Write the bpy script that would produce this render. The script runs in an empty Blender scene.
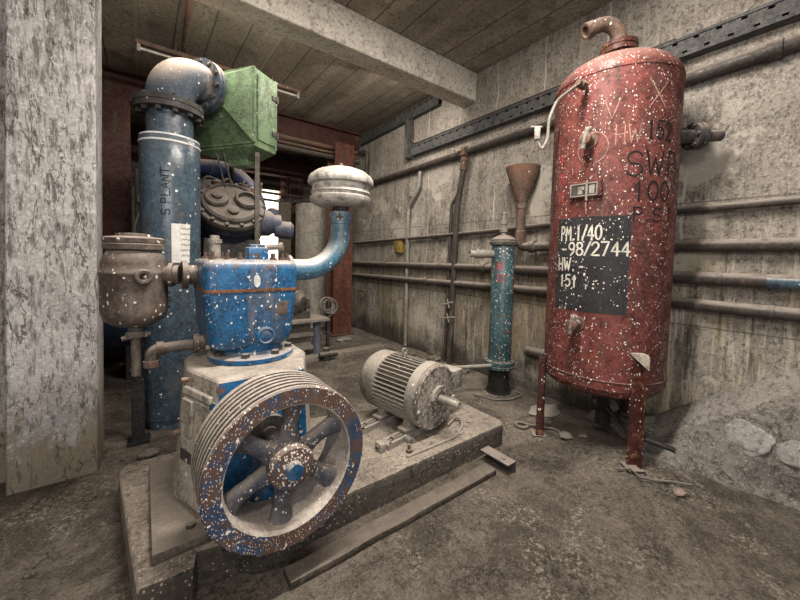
import bpy, bmesh, math, random
from mathutils import Vector, Matrix, noise
random.seed(7)
PI = math.pi
C = bpy.context.scene.collection
V = Vector

# ------------------------------------------------------------------ materials
class NT:
    def __init__(s, name):
        s.m = bpy.data.materials.new(name); s.m.use_nodes = True
        s.t = s.m.node_tree; s.t.nodes.clear()
        s.out = s.n('ShaderNodeOutputMaterial'); s.b = s.n('ShaderNodeBsdfPrincipled')
        s.l(s.b.outputs[0], s.out.inputs[0])
        s.co = s.n('ShaderNodeTexCoord').outputs['Object']
    def n(s, k): return s.t.nodes.new(k)
    def l(s, a, b): s.t.links.new(a, b)
    def mp(s, scale, loc=(0, 0, 0)):
        m = s.n('ShaderNodeMapping'); s.l(s.co, m.inputs[0])
        m.inputs['Scale'].default_value = scale if isinstance(scale, tuple) else (scale,) * 3
        m.inputs['Location'].default_value = loc; return m.outputs[0]
    def noise(s, scale, detail=6, rough=.6, loc=(0, 0, 0), dist=0):
        x = s.n('ShaderNodeTexNoise'); x.inputs['Scale'].default_value = 1
        x.inputs['Detail'].default_value = detail; x.inputs['Roughness'].default_value = rough
        x.inputs['Distortion'].default_value = dist
        s.l(s.mp(scale, loc), x.inputs['Vector']); return x.outputs[0]
    def ramp(s, v, a, b, lo=0., hi=1.):
        r = s.n('ShaderNodeMapRange'); r.interpolation_type = 'SMOOTHSTEP'
        s.l(v, r.inputs[0])
        for i, x in enumerate((a, b, lo, hi)): r.inputs[i + 1].default_value = x
        return r.outputs[0]
    def math(s, op, a, b=None):
        m = s.n('ShaderNodeMath'); m.operation = op
        for i, x in enumerate((a, b)):
            if x is None: continue
            if isinstance(x, (int, float)): m.inputs[i].default_value = x
            else: s.l(x, m.inputs[i])
        return m.outputs[0]
    def mix(s, f, a, b):
        m = s.n('ShaderNodeMix'); m.data_type = 'RGBA'
        for i, x in ((0, f), (6, a), (7, b)):
            if isinstance(x, (int, float)): m.inputs[i].default_value = x
            elif isinstance(x, tuple): m.inputs[i].default_value = (*x, 1)
            else: s.l(x, m.inputs[i])
        return m.outputs[2]
    def voro(s, scale, feature='F1', loc=(0, 0, 0), out=0, rnd=1):
        v = s.n('ShaderNodeTexVoronoi'); v.feature = feature; v.inputs['Scale'].default_value = 1
        v.inputs['Randomness'].default_value = rnd
        s.l(s.mp(scale, loc), v.inputs['Vector']); return v.outputs[out]
    def axis(s, k):
        x = s.n('ShaderNodeSeparateXYZ'); s.l(s.co, x.inputs[0]); return x.outputs[k]
    def nz(s):
        g = s.n('ShaderNodeNewGeometry'); x = s.n('ShaderNodeSeparateXYZ')
        s.l(g.outputs['Normal'], x.inputs[0]); return x.outputs[2]
    def specks(s, scale, size, amount, loc=(0, 0, 0)):
        v = s.n('ShaderNodeTexVoronoi'); v.inputs['Scale'].default_value = 1
        s.l(s.mp(scale, loc), v.inputs['Vector'])
        x = s.n('ShaderNodeSeparateColor'); s.l(v.outputs['Color'], x.inputs[0])
        # cell-random radius
        rad = s.math('MULTIPLY', s.math('MULTIPLY', x.outputs[1], x.outputs[1]), size)
        rad = s.math('ADD', rad, size * .25)
        hit = s.math('LESS_THAN', v.outputs['Distance'], rad)
        return s.math('MULTIPLY', hit, s.math('LESS_THAN', x.outputs[0], amount))
    def fin(s, col, rough=.7, bump=None, strength=.4, dist=.01, metal=0., spec=.22):
        if isinstance(col, tuple): s.b.inputs['Base Color'].default_value = (*col, 1)
        else: s.l(col, s.b.inputs['Base Color'])
        if isinstance(rough, (int, float)): s.b.inputs['Roughness'].default_value = rough
        else: s.l(rough, s.b.inputs['Roughness'])
        s.b.inputs['Metallic'].default_value = metal
        s.b.inputs['Specular IOR Level'].default_value = spec
        if bump is not None:
            b = s.n('ShaderNodeBump'); b.inputs['Strength'].default_value = strength
            b.inputs['Distance'].default_value = dist
            s.l(bump, b.inputs['Height']); s.l(b.outputs[0], s.b.inputs['Normal'])
        return s.m

DUST = (.36, .31, .27)
def paint(name, c1, c2, rust=.0, rustc=(.10, .045, .025), speck=0., dust=0., rough=.5, dark=.5, sc=3., metal=0., speckscale=34., bump=.35, dustc=DUST):
    t = NT(name)
    n1 = t.noise(sc, 8, .65); n2 = t.noise(sc * 6, 8, .7, (3, 1, 7)); n3 = t.noise((sc * 3, sc * 3, sc * .6), 6, .65, (9, 2, 4))
    col = t.mix(t.ramp(n1, .35, .65), c1, c2)
    grime = t.ramp(t.math('ADD', t.math('MULTIPLY', n2, .5), t.math('MULTIPLY', n3, .5)), .42, .60, 0, min(1, dark * 1.2))
    col = t.mix(grime, col, tuple(x * .22 for x in c1))
    fleck = t.ramp(t.noise(sc * 22, 4, .7, (1, 8, 3)), .42, .68, 0, .35)
    col = t.mix(fleck, col, tuple(min(1, x * 1.7 + .02) for x in c2))
    pit = t.noise(sc * 14, 7, .8, (5, 8, 8))
    col = t.mix(t.ramp(pit, .54, .66, 0, dark), col, tuple(x * .15 for x in c1))
    if rust:
        rm = t.ramp(t.math('ADD', t.math('MULTIPLY', n1, .45), t.math('MULTIPLY', n2, .55)), .60 - rust * .25, .66 - rust * .25)
        col = t.mix(rm, col, t.mix(n2, rustc, tuple(x * 2.3 for x in rustc)))
    if dust:
        up = t.ramp(t.nz(), .05, .95, 0, dust)
        dn = t.math('MULTIPLY', up, t.ramp(n2, .3, .55, .45, 1))
        dn = t.math('MAXIMUM', dn, t.ramp(n3, .5, .75, 0, dust * .4))
        col = t.mix(dn, col, dustc)
    if speck:
        q = speckscale * 1.55
        wob = t.noise(7, 3, .6, (2, 2, 5)); dens = t.ramp(wob, .32, .62, .25, 1.15)
        s1 = t.specks(q, .40, speck); s2 = t.specks((speckscale * .7, speckscale * .7, speckscale * .5), .20, speck * .55, (5, 3, 1))
        s3 = t.specks((q * 1.7, q * 1.7, q * .8), .36, speck, (2, 7, 1))
        m = t.math('MULTIPLY', t.math('MAXIMUM', t.math('MAXIMUM', s1, s2), s3), t.math('GREATER_THAN', t.math('MULTIPLY', dens, t.noise(q * .8, 1, .5, (9, 9, 1))), .30))
        col = t.mix(m, col, (.70, .66, .60))
    return t.fin(col, t.ramp(n2, .3, .7, rough - .12, rough + .2), t.math('ADD', n2, t.math('MULTIPLY', n1, .4)), bump, .008, metal, .5 if rough < .39 else .22)

def concrete(name, c1, c2, c3, kind='plain', bump=.6):
    t = NT(name)
    big = t.noise(.9, 7, .62); mid = t.noise(4, 9, .68, (4, 2, 9)); fine = t.noise(28, 8, .75, (1, 6, 2))
    h = t.math('ADD', t.math('MULTIPLY', mid, .5), t.math('MULTIPLY', fine, .5))
    col = t.mix(t.ramp(big, .35, .65), c1, c2)
    col = t.mix(t.ramp(mid, .48, .68, 0, .75), col, c3)
    col = t.mix(t.ramp(fine, .48, .64, 0, .3 if kind == 'pillar' else .7), col, tuple(x * .2 for x in c1))
    col = t.mix(t.ramp(t.noise(60, 4, .7, (3, 3, 3)), .5, .7, 0, .4), col, tuple(min(1, x * 2.1) for x in c2))
    if kind == 'wall':
        st = t.noise((1, 5, .9), 8, .75, (2, 5, 1), .4); st2 = t.noise((1, 22, 1.6), 6, .75, (7, 5, 1), .3)
        z0 = t.axis(2); low = t.ramp(z0, 1.9, 1.0, .25, 1.)
        col = t.mix(t.math('MULTIPLY', t.ramp(st, .50, .64, 0, .6), t.ramp(z0, 3.2, 2.0, .35, 1.)), col, tuple(x * .25 for x in c1))
        col = t.mix(t.math('MULTIPLY', t.ramp(st2, .51, .63, 0, .8), low), col, (.52, .47, .39))
        st3 = t.noise((1, 16, 1.2), 6, .75, (3, 1, 1), .3)
        col = t.mix(t.math('MULTIPLY', t.ramp(st3, .55, .66, 0, .8), low), col, (.05, .042, .03))
        pit = t.noise((46, 46, 30), 5, .85, (3, 2, 9))
        col = t.mix(t.ramp(pit, .54, .62, 0, .7), col, (.04, .035, .03))
        z = t.axis(2); y = t.axis(1)
        # white efflorescence runs, panel joints, damp foot of the wall
        wob = t.math('MULTIPLY', t.noise((1, 2, 2.5), 4, .6), .10)
        fr = t.math('FRACT', t.math('MULTIPLY', t.math('ADD', y, wob), 1.75))
        ln = t.math('LESS_THAN', t.math('ABSOLUTE', t.math('SUBTRACT', fr, .5)), .016)
        ln = t.math('MULTIPLY', ln, t.ramp(t.noise((1, 3, 1.6), 3, .6, (5, 1, 5)), .42, .55, 0, .8))
        col = t.mix(ln, col, (.45, .42, .38))
        patch = t.ramp(t.math('ADD', t.noise((1, 1.5, 1.7), 8, .7, (1.3, 8.2, 3)), 0),   .545, .60, 0, .8)
        col = t.mix(t.math('MULTIPLY', patch, t.ramp(z, 2.6, 2.2)), col, t.mix(fine, (.26, .235, .20), (.62, .57, .5)))
        och = t.math('MULTIPLY', t.ramp(t.noise((1, 3, .8), 5, .7, (6, 2, 2)), .42, .62, 0, .55), t.ramp(z, 1.6, 1.1))
        col = t.mix(och, col, t.mix(st2, (.10, .075, .04), (.36, .28, .15)))
        ft = t.math('ADD', z, t.math('MULTIPLY', t.math('SUBTRACT', t.noise((1, 2.4, 2), 7, .7, (8, 2, 6)), .5), 1.1))
        col = t.mix(t.ramp(ft, .36, .02, 0, .85), col, (.035, .03, .026))
        mh = t.math('FRACT', t.math('MULTIPLY', z, 1.12)); hl = t.math('LESS_THAN', mh, .012)
        col = t.mix(t.math('MULTIPLY', hl, .55), col, (.05, .045, .04))
        h = t.math('ADD', h, t.math('MULTIPLY', st2, .5))
        h = t.math('SUBTRACT', h, t.math('MULTIPLY', hl, .3))
    if kind == 'ceiling':
        x = t.axis(0); wob = t.math('MULTIPLY', t.noise(1.5, 3, .5), .03)
        fr = t.math('FRACT', t.math('MULTIPLY', t.math('ADD', x, wob), 3.4))
        ln = t.math('LESS_THAN', fr, .05)
        lt = t.math('GREATER_THAN', t.math('FRACT', t.math('MULTIPLY', x, .85)), .97)
        pl = t.noise((3.4, .4, 1), 2, .5, (2, 2, 2))
        col = t.mix(t.ramp(pl, .4, .6, 0, .45), col, tuple(v * .4 for v in c1))
        col = t.mix(t.math('MULTIPLY', ln, .75), col, tuple(v * .22 for v in c1))
        col = t.mix(t.math('MULTIPLY', lt, .6), col, (.32, .28, .22))
        h = t.math('SUBTRACT', h, t.math('MULTIPLY', ln, .6))
    if kind == 'pillar':
        st = t.noise((34, 34, 2.2), 7, .8, (2, 5, 1)); blot = t.noise((22, 22, 8), 9, .8, (6, 4, 1))
        z = t.axis(2)
        worn = t.math('ADD', t.math('MULTIPLY', st, .45), t.math('MULTIPLY', blot, .55))
        k = t.math('ADD', worn, t.math('MULTIPLY', t.math('SUBTRACT', z, 1.9), .022))
        col = t.mix(t.ramp(k, .545, .575, 0, .88), col, t.mix(fine, (.05, .044, .038), (.15, .128, .108)))
        col = t.mix(t.ramp(t.noise((40, 40, 9), 5, .8, (2, 8, 1)), .52, .60, 0, .7), col, (.07, .06, .052))
        bare = t.math('ADD', z, t.math('MULTIPLY', t.math('SUBTRACT', t.noise(5, 7, .7, (8, 2, 6)), .5), 1.2))
        bx = t.math('ADD', t.math('MULTIPLY', t.axis(0), 2.2), t.math('MULTIPLY', z, -.8))
        wornlow = t.math('MULTIPLY', t.ramp(bare, 1.1, .9), t.ramp(t.math('ADD', bx, t.math('MULTIPLY', blot, .9)), -.50, -.42, 0, .7))
        col = t.mix(wornlow, col, t.mix(fine, (.10, .085, .065), (.27, .235, .18)))
        col = t.mix(t.ramp(bare, .42, .28, 0, .9), col, t.mix(fine, (.10, .08, .06), (.34, .29, .22)))
        vein = t.math('ABSOLUTE', t.math('SUBTRACT', t.noise((5, 5, 1.6), 6, .6, (4, 4, 2), .6), .5))
        col = t.mix(t.math('MULTIPLY', t.math('LESS_THAN', vein, .006), .75), col, (.05, .042, .035))
        h = t.math('SUBTRACT', h, t.math('MULTIPLY', t.ramp(k, .515, .555), .5))
    if kind == 'floor':
        p = t.noise(1.5, 12, .78, (3, 9, 1), .6)
        col = t.mix(t.ramp(p, .44, .58, 0, .8), col, (.075, .061, .049))
        p2 = t.noise(3.4, 10, .8, (8, 2, 5), .3)
        col = t.mix(t.ramp(p2, .50, .66, 0, .6), col, (.30, .258, .212))
        fl = t.math('MULTIPLY', t.ramp(t.noise(2.2, 4, .6, (1, 4, 8)), .52, .60), t.ramp(t.noise(44, 5, .8, (9, 4, 8)), .52, .57, 0, .85))
        col = t.mix(fl, col, (.52, .46, .38))
        dk = t.math('MULTIPLY', t.ramp(t.noise(3.1, 4, .6, (6, 1, 3)), .5, .62), t.ramp(t.noise(30, 6, .8, (5, 5, 8)), .48, .56, 0, .8))
        col = t.mix(dk, col, (.03, .025, .02))
        g = t.noise(70, 5, .9, (2, 9, 2))
        col = t.mix(t.ramp(g, .52, .60, 0, .7), col, (.04, .033, .027))
        col = t.mix(t.ramp(t.noise(95, 4, .9, (7, 1, 2)), .55, .63, 0, .7), col, (.40, .35, .29))
        h = t.math('ADD', h, t.math('ADD', g, t.math('MULTIPLY', p, .7)))
    if kind == 'ramp':
        sp = t.specks(75, .34, .45)
        col = t.mix(t.math('MULTIPLY', sp, .6), col, (.42, .38, .33))
        vein = t.math('ABSOLUTE', t.math('SUBTRACT', t.noise(4, 6, .65, (4, 4, 2), .8), .5))
        col = t.mix(t.math('MULTIPLY', t.math('LESS_THAN', vein, .007), .7), col, (.03, .026, .022))
    if kind in ('plinth', 'beam'):
        sp = t.specks(80, .4, .35)
        col = t.mix(t.math('MULTIPLY', sp, .45 if kind == 'plinth' else .1), col, (.55, .50, .43))
    return t.fin(col, .9, h, bump, .025)

M = {}
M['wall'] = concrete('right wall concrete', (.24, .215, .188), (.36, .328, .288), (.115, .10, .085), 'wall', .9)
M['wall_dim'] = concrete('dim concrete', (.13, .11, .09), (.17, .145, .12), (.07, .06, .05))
M['ceiling'] = concrete('board marked ceiling', (.27, .232, .185), (.38, .33, .265), (.13, .108, .083), 'ceiling')
M['pillar'] = concrete('peeling pillar paint', (.335, .32, .315), (.415, .40, .395), (.24, .228, .222), 'pillar')
M['floor'] = concrete('dirty concrete floor', (.20, .168, .14), (.30, .258, .216), (.095, .079, .065), 'floor', 1.)
M['beam'] = concrete('pale beam concrete', (.50, .455, .39), (.57, .52, .455), (.34, .305, .26), 'beam')
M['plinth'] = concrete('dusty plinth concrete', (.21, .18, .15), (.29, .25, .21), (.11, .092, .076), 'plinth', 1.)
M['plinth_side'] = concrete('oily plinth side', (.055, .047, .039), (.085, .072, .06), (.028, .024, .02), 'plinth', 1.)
M['ramp'] = concrete('rough ramp concrete', (.16, .146, .132), (.225, .205, .186), (.085, .076, .067), 'ramp', 1.)
M['shelf'] = concrete('smooth ramp top', (.215, .198, .182), (.27, .25, .232), (.13, .118, .107), 'plain', .7)
M['plaster'] = concrete('grey plaster patch', (.25, .235, .222), (.31, .292, .278), (.18, .168, .158))
M['stone'] = concrete('rubble', (.13, .115, .10), (.19, .17, .15), (.08, .07, .06))
M['blue'] = paint('blue engine paint', (.010, .065, .165), (.016, .115, .26), rust=.16, speck=.22, dust=.9, rough=.34, dark=.7, rustc=(.04, .026, .02), speckscale=46, bump=.5)
M['blue_plain'] = paint('blue flange paint', (.010, .070, .175), (.018, .115, .26), rust=.16, speck=.16, dust=.9, rough=.4, dark=.6)
M['casing'] = paint('dusty crankcase paint', (.29, .262, .222), (.40, .362, .31), rust=.14, rustc=(.06, .05, .042), dust=.5, rough=.7, dark=.65, speck=.03)
M['casing_blue'] = paint('crankcase blue', (.010, .065, .17), (.02, .115, .26), rust=.16, speck=.16, dust=.9, rough=.45, dark=.6)
M['column_blue'] = paint('steel blue column', (.034, .057, .080), (.062, .096, .130), rust=.02, speck=.06, dust=.55, rough=.26, dark=.6, sc=2, speckscale=30)
M['elbow'] = paint('dusty elbow', (.028, .042, .062), (.05, .065, .085), rust=.05, speck=.03, dust=1.3, rough=.55, dark=.3, dustc=(.50, .40, .32))
M['pipe_blue'] = paint('light blue pipe', (.045, .13, .21), (.085, .20, .29), speck=.14, dust=1.1, rough=.36, dark=.55, dustc=(.50, .45, .38))
M['deep_blue'] = paint('deep blue pipe', (.012, .020, .065), (.022, .036, .105), dust=.9, rough=.4, dark=.5, speck=.03)
M['green'] = paint('green duct paint', (.090, .145, .078), (.145, .215, .118), rust=.06, dust=.35, rough=.42, dark=.65, speck=.02, dustc=(.34, .39, .27))
M['canister'] = paint('brown canister', (.07, .052, .045), (.11, .085, .072), rust=.25, rustc=(.055, .038, .03), speck=.14, dust=.75, rough=.5)
M['rim'] = paint('flywheel rust and blue', (.022, .055, .13), (.06, .075, .11), rust=.58, rustc=(.060, .036, .029), speck=.85, dust=.45, rough=.6, speckscale=58, dark=.65, sc=5)
M['groove'] = paint('worn grey pulley face', (.33, .29, .26), (.44, .39, .35), speck=.14, dust=.3, rough=.5, dark=.45, speckscale=60)
M['groove_low'] = paint('dark groove bottom', (.045, .039, .034), (.08, .069, .06), speck=.05, rough=.8, speckscale=60)  # groove bottoms, darker than the pulley face
M['spoke'] = paint('dusty spoke', (.05, .055, .075), (.095, .095, .11), rust=.2, speck=.30, dust=.6, rough=.55, speckscale=58)
M['motor'] = paint('dusty grey motor', (.17, .155, .138), (.25, .232, .208), rust=.06, speck=.06, dust=.8, rough=.45, dark=.7, dustc=(.42, .375, .32))
M['motor_face'] = paint('scaly motor end', (.23, .205, .175), (.36, .33, .29), rust=.48, rustc=(.05, .04, .035), speck=.2, dust=.4, rough=.55, sc=7, dark=.7, speckscale=60)
M['tank'] = paint('red tank paint', (.108, .031, .028), (.168, .051, .043), rust=.14, rustc=(.055, .025, .021), speck=.21, dust=.5, rough=.46, dark=.75, sc=2.2, speckscale=58, bump=.3, dustc=(.22, .155, .135))
M['tank_dark'] = paint('tank leg paint', (.048, .015, .013), (.08, .024, .020), rust=.25, speck=.16, dust=.3, rough=.5, dark=.7)
M['panel'] = paint('black panel paint', (.012, .012, .014), (.028, .028, .031), speck=.22, rough=.5, dark=.2, speckscale=46, bump=.1)
M['rusty'] = paint('rusty pipe', (.085, .052, .04), (.15, .095, .07), rust=.3, dust=.6, rough=.7, speck=.02)
M['wallpipe'] = paint('grimy wall pipe', (.034, .028, .024), (.06, .051, .044), rust=.2, rustc=(.03, .02, .016), dust=.75, rough=.45)
M['conduit'] = paint('pale conduit', (.20, .185, .165), (.29, .27, .24), dust=.5, rough=.5, rust=.08)
M['tray'] = paint('dark cable tray', (.045, .045, .044), (.085, .085, .083), dust=.6, rough=.6)
M['redsteel'] = paint('oxide red steel', (.055, .022, .018), (.085, .033, .027), rust=.1, dust=.3, rough=.55, dark=.55)
M['ruststeel'] = paint('rust streaked column', (.085, .032, .022), (.15, .058, .038), rust=.25, rustc=(.04, .026, .02), dust=.3, rough=.6, sc=4, dark=.7)
M['white_metal'] = paint('white filter paint', (.40, .375, .34), (.50, .475, .44), rust=.16, rustc=(.08, .06, .042), dust=.5, rough=.45, dark=.6, dustc=(.36, .32, .27))
M['grey_metal'] = paint('dull grey steel', (.19, .175, .155), (.28, .255, .225), rust=.1, dust=.6, rough=.5)
M['dark_metal'] = paint('dark machine iron', (.03, .028, .028), (.06, .055, .052), rust=.1, dust=.6, rough=.5, speck=.02)
M['head_iron'] = paint('dusty iron head', (.055, .049, .043), (.10, .09, .078), rust=.2, rustc=(.03, .023, .02), dust=.75, rough=.45, dark=.8)
M['teal'] = paint('teal cylinder', (.018, .045, .055), (.06, .125, .145), rust=.2, speck=.2, dust=.4, rough=.32, dark=.75, speckscale=48)
M['black'] = paint('black paint', (.012, .012, .012), (.025, .025, .025), rough=.4, speck=.02)
M['wood'] = paint('dusty timber', (.05, .04, .032), (.09, .074, .058), dust=.25, rough=.85, dark=.85, sc=5)
M['wood_pale'] = paint('pale gusset', (.30, .26, .22), (.38, .34, .29), rough=.7, dark=.5)
M['plate'] = paint('sole plate', (.085, .072, .06), (.12, .103, .086), dust=.35, rough=.7, dark=.7)
M['dull_iron'] = paint('dull iron fittings', (.085, .072, .062), (.13, .112, .098), rust=.25, rustc=(.05, .036, .028), dust=.6, rough=.55, dark=.6)
M['brightsteel'] = paint('bare steel', (.27, .245, .22), (.36, .335, .30), rough=.4, dust=.4, dark=.4, metal=.3)
M['orange_rust'] = paint('orange rust seam', (.15, .062, .026), (.24, .11, .045), rough=.8, rust=.3, dark=.7)
M['paper'] = paint('white paper', (.60, .58, .55), (.72, .70, .67), rough=.8, dark=.2, sc=9)
M['white_paint'] = paint('white band', (.52, .53, .54), (.64, .64, .64), rough=.5, dark=.35)
M['yellow'] = paint('ochre box', (.20, .14, .035), (.26, .18, .05), rough=.6)
M['mark_black'] = paint('black lettering', (.006, .006, .007), (.010, .010, .011), rough=.6, dark=.1)
M['mark_white'] = paint('stencil white', (.50, .47, .42), (.62, .58, .52), rough=.7, dark=.4, sc=14)
M['mark_red'] = paint('red lettering', (.40, .04, .05), (.5, .06, .07), rough=.7)
M['chalk'] = paint('chalk scratch', (.30, .17, .14), (.38, .23, .19), rough=.8)
M['cloth'] = paint('faded bits', (.34, .30, .26), (.42, .38, .33), rough=.9)
M['slate'] = paint('dusty slate blue', (.05, .06, .10), (.09, .10, .15), dust=1., rough=.45, dark=.6)
def win_mat():
    t = NT('daylit dirty pane')
    c = t.mix(t.ramp(t.noise(3.5, 6, .6), .40, .62), (1., .93, .80), (.62, .50, .34))
    t.l(c, t.b.inputs['Emission Color']); t.b.inputs['Emission Strength'].default_value = 2.6
    return t.fin((.5, .5, .48), .3)
M['pane'] = win_mat()

# ------------------------------------------------------------------ mesh helpers
def frame(d):
    d = V(d).normalized(); a = V((0, 0, 1)) if abs(d.z) < .95 else V((1, 0, 0))
    x = a.cross(d).normalized(); return x, d.cross(x), d
class MB:
    def __init__(s): s.b = bmesh.new()
    def box(s, lo, hi, rz=0, piv=None, bevel=0):
        lo, hi = V(lo), V(hi); c = (lo + hi) / 2
        r = bmesh.ops.create_cube(s.b, size=1.)
        vs = r['verts']
        for v in vs: v.co = V((v.co.x * (hi.x - lo.x), v.co.y * (hi.y - lo.y), v.co.z * (hi.z - lo.z)))
        if bevel:
            es = list({e for v in vs for e in v.link_edges})
            rb = bmesh.ops.bevel(s.b, geom=es, offset=bevel, segments=2, affect='EDGES', profile=.5)
            vs = list({v for f in rb['faces'] for v in f.verts} | {v for v in vs if v.is_valid})
        for v in vs: v.co = v.co + c
        if rz:
            p = V(piv) if piv is not None else c
            R = Matrix.Rotation(rz, 3, 'Z')
            for v in vs: v.co = R @ (v.co - p) + p
        return s
    def bar(s, a, b, w, h=None, bevel=0):
        # square bar between two points, w across the horizontal, h across the vertical
        a, b = V(a), V(b); h = h or w; x, y, d = frame(b - a)
        vs = []
        for p in (a, b):
            for sx, sy in ((-1, -1), (1, -1), (1, 1), (-1, 1)): vs.append(s.b.verts.new(p + x * sx * w / 2 + y * sy * h / 2))
        for f in ((3, 2, 1, 0), (4, 5, 6, 7), (0, 1, 5, 4), (1, 2, 6, 5), (2, 3, 7, 6), (3, 0, 4, 7)): s.b.faces.new([vs[i] for i in f])
        return s
    def tube(s, pts, r, seg=14, cap=True):
        pts = [V(p) for p in pts]; n = len(pts); rs = r if isinstance(r, (list, tuple)) else [r] * n
        rings = []; prev = None
        for i, p in enumerate(pts):
            d = (pts[min(i + 1, n - 1)] - pts[max(i - 1, 0)]).normalized()
            if prev is None: x, y, _ = frame(d)
            else:
                x = (prev - d * prev.dot(d)).normalized(); y = d.cross(x)
            prev = x
            rings.append([s.b.verts.new(p + (x * math.cos(2 * PI * k / seg) + y * math.sin(2 * PI * k / seg)) * rs[i]) for k in range(seg)])
        for a, b in zip(rings, rings[1:]):
            for k in range(seg): s.b.faces.new((a[k], a[(k + 1) % seg], b[(k + 1) % seg], b[k]))
        if cap: s.b.faces.new(rings[0][::-1]); s.b.faces.new(rings[-1])
        return s
    def lathe(s, prof, org, d=(0, 0, 1), seg=32, cap=True, closed=False):
        # prof: (radius, height along d)
        x, y, d = frame(d); org = V(org); rings = []
        for r, h in prof:
            r = max(r, 1e-4)
            rings.append([s.b.verts.new(org + d * h + (x * math.cos(2 * PI * k / seg) + y * math.sin(2 * PI * k / seg)) * r) for k in range(seg)])
        pr = list(zip(rings, rings[1:])) + ([(rings[-1], rings[0])] if closed else [])
        for a, b in pr:
            for k in range(seg): s.b.faces.new((a[k], a[(k + 1) % seg], b[(k + 1) % seg], b[k]))
        if cap and not closed: s.b.faces.new(rings[0][::-1]); s.b.faces.new(rings[-1])
        return s
    def loft(s, loops, cap=True):
        rings = [[s.b.verts.new(V(p)) for p in L] for L in loops]; n = len(rings[0])
        for a, b in zip(rings, rings[1:]):
            for k in range(n): s.b.faces.new((a[k], a[(k + 1) % n], b[(k + 1) % n], b[k]))
        if cap: s.b.faces.new(rings[0][::-1]); s.b.faces.new(rings[-1])
        return s
    def quad(s, *p): s.b.faces.new([s.b.verts.new(V(q)) for q in p]); return s
    def hexa(s, p, d, r, h):
        return s.lathe([(r, 0), (r, h)], p, d, 6)
    def rough(s, amp, sc=6, cuts=0):
        for v in s.b.verts:
            n = noise.noise_vector(v.co * sc); v.co += n * amp
        return s

LOC = {}
def link(name, me):
    o = bpy.data.objects.new(name, me); C.objects.link(o); return o
def thing(name, label, cat, loc, group=None):
    o = link(name, None); o.location = loc; o.empty_display_size = .1; LOC[o.name] = V(loc)
    tag(o, label, cat, group); return o
def tag(o, label=None, cat=None, group=None, kind=None):
    for k, v in (('label', label), ('category', cat), ('group', group), ('kind', kind)):
        if v: o[k] = v
    return o
def build(name, mb, mat, parent=None, smooth=30, org=None, bevel=0, label=None):
    """one mesh object; vertices are given in place coordinates"""
    b = mb.b
    base = LOC[parent.name] if parent else V(org or (0, 0, 0))
    bmesh.ops.recalc_face_normals(b, faces=b.faces)
    for v in b.verts: v.co -= base
    me = bpy.data.meshes.new(name); b.to_mesh(me); b.free()
    o = link(name, me)
    for m in (mat if isinstance(mat, list) else [mat]): me.materials.append(M[m] if isinstance(m, str) else m)
    if parent: o.parent = parent
    else: o.location = base
    LOC[o.name] = base
    if smooth:
        me.polygons.foreach_set('use_smooth', [True] * len(me.polygons))
        me.set_sharp_from_angle(angle=math.radians(smooth))
    if bevel:
        m = o.modifiers.new('bevel', 'BEVEL'); m.width = bevel; m.segments = 2; m.limit_method = 'ANGLE'; m.angle_limit = math.radians(40)
    if label: o['label'] = label
    return o
def arc(c, r, a0, a1, u, w, n=10):
    c, u, w = V(c), V(u), V(w)
    return [c + u * r * math.cos(a0 + (a1 - a0) * i / n) + w * r * math.sin(a0 + (a1 - a0) * i / n) for i in range(n + 1)]
def fillet(pts, r, n=6):
    pts = [V(p) for p in pts]; out = [pts[0]]
    for a, b, c in zip(pts, pts[1:], pts[2:]):
        k = min(r, (a - b).length * .49, (c - b).length * .49)
        p, q = b + (a - b).normalized() * k, b + (c - b).normalized() * k
        for i in range(n + 1):
            t = i / n; out.append(p * (1 - t) ** 2 + b * 2 * t * (1 - t) + q * t * t)
    out.append(pts[-1]); return out
def copy_part(o, parent, off):
    c = o.copy(); C.objects.link(c); c.parent = parent; c.location = o.location + V(off); LOC[c.name] = LOC[parent.name]; return c

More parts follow.
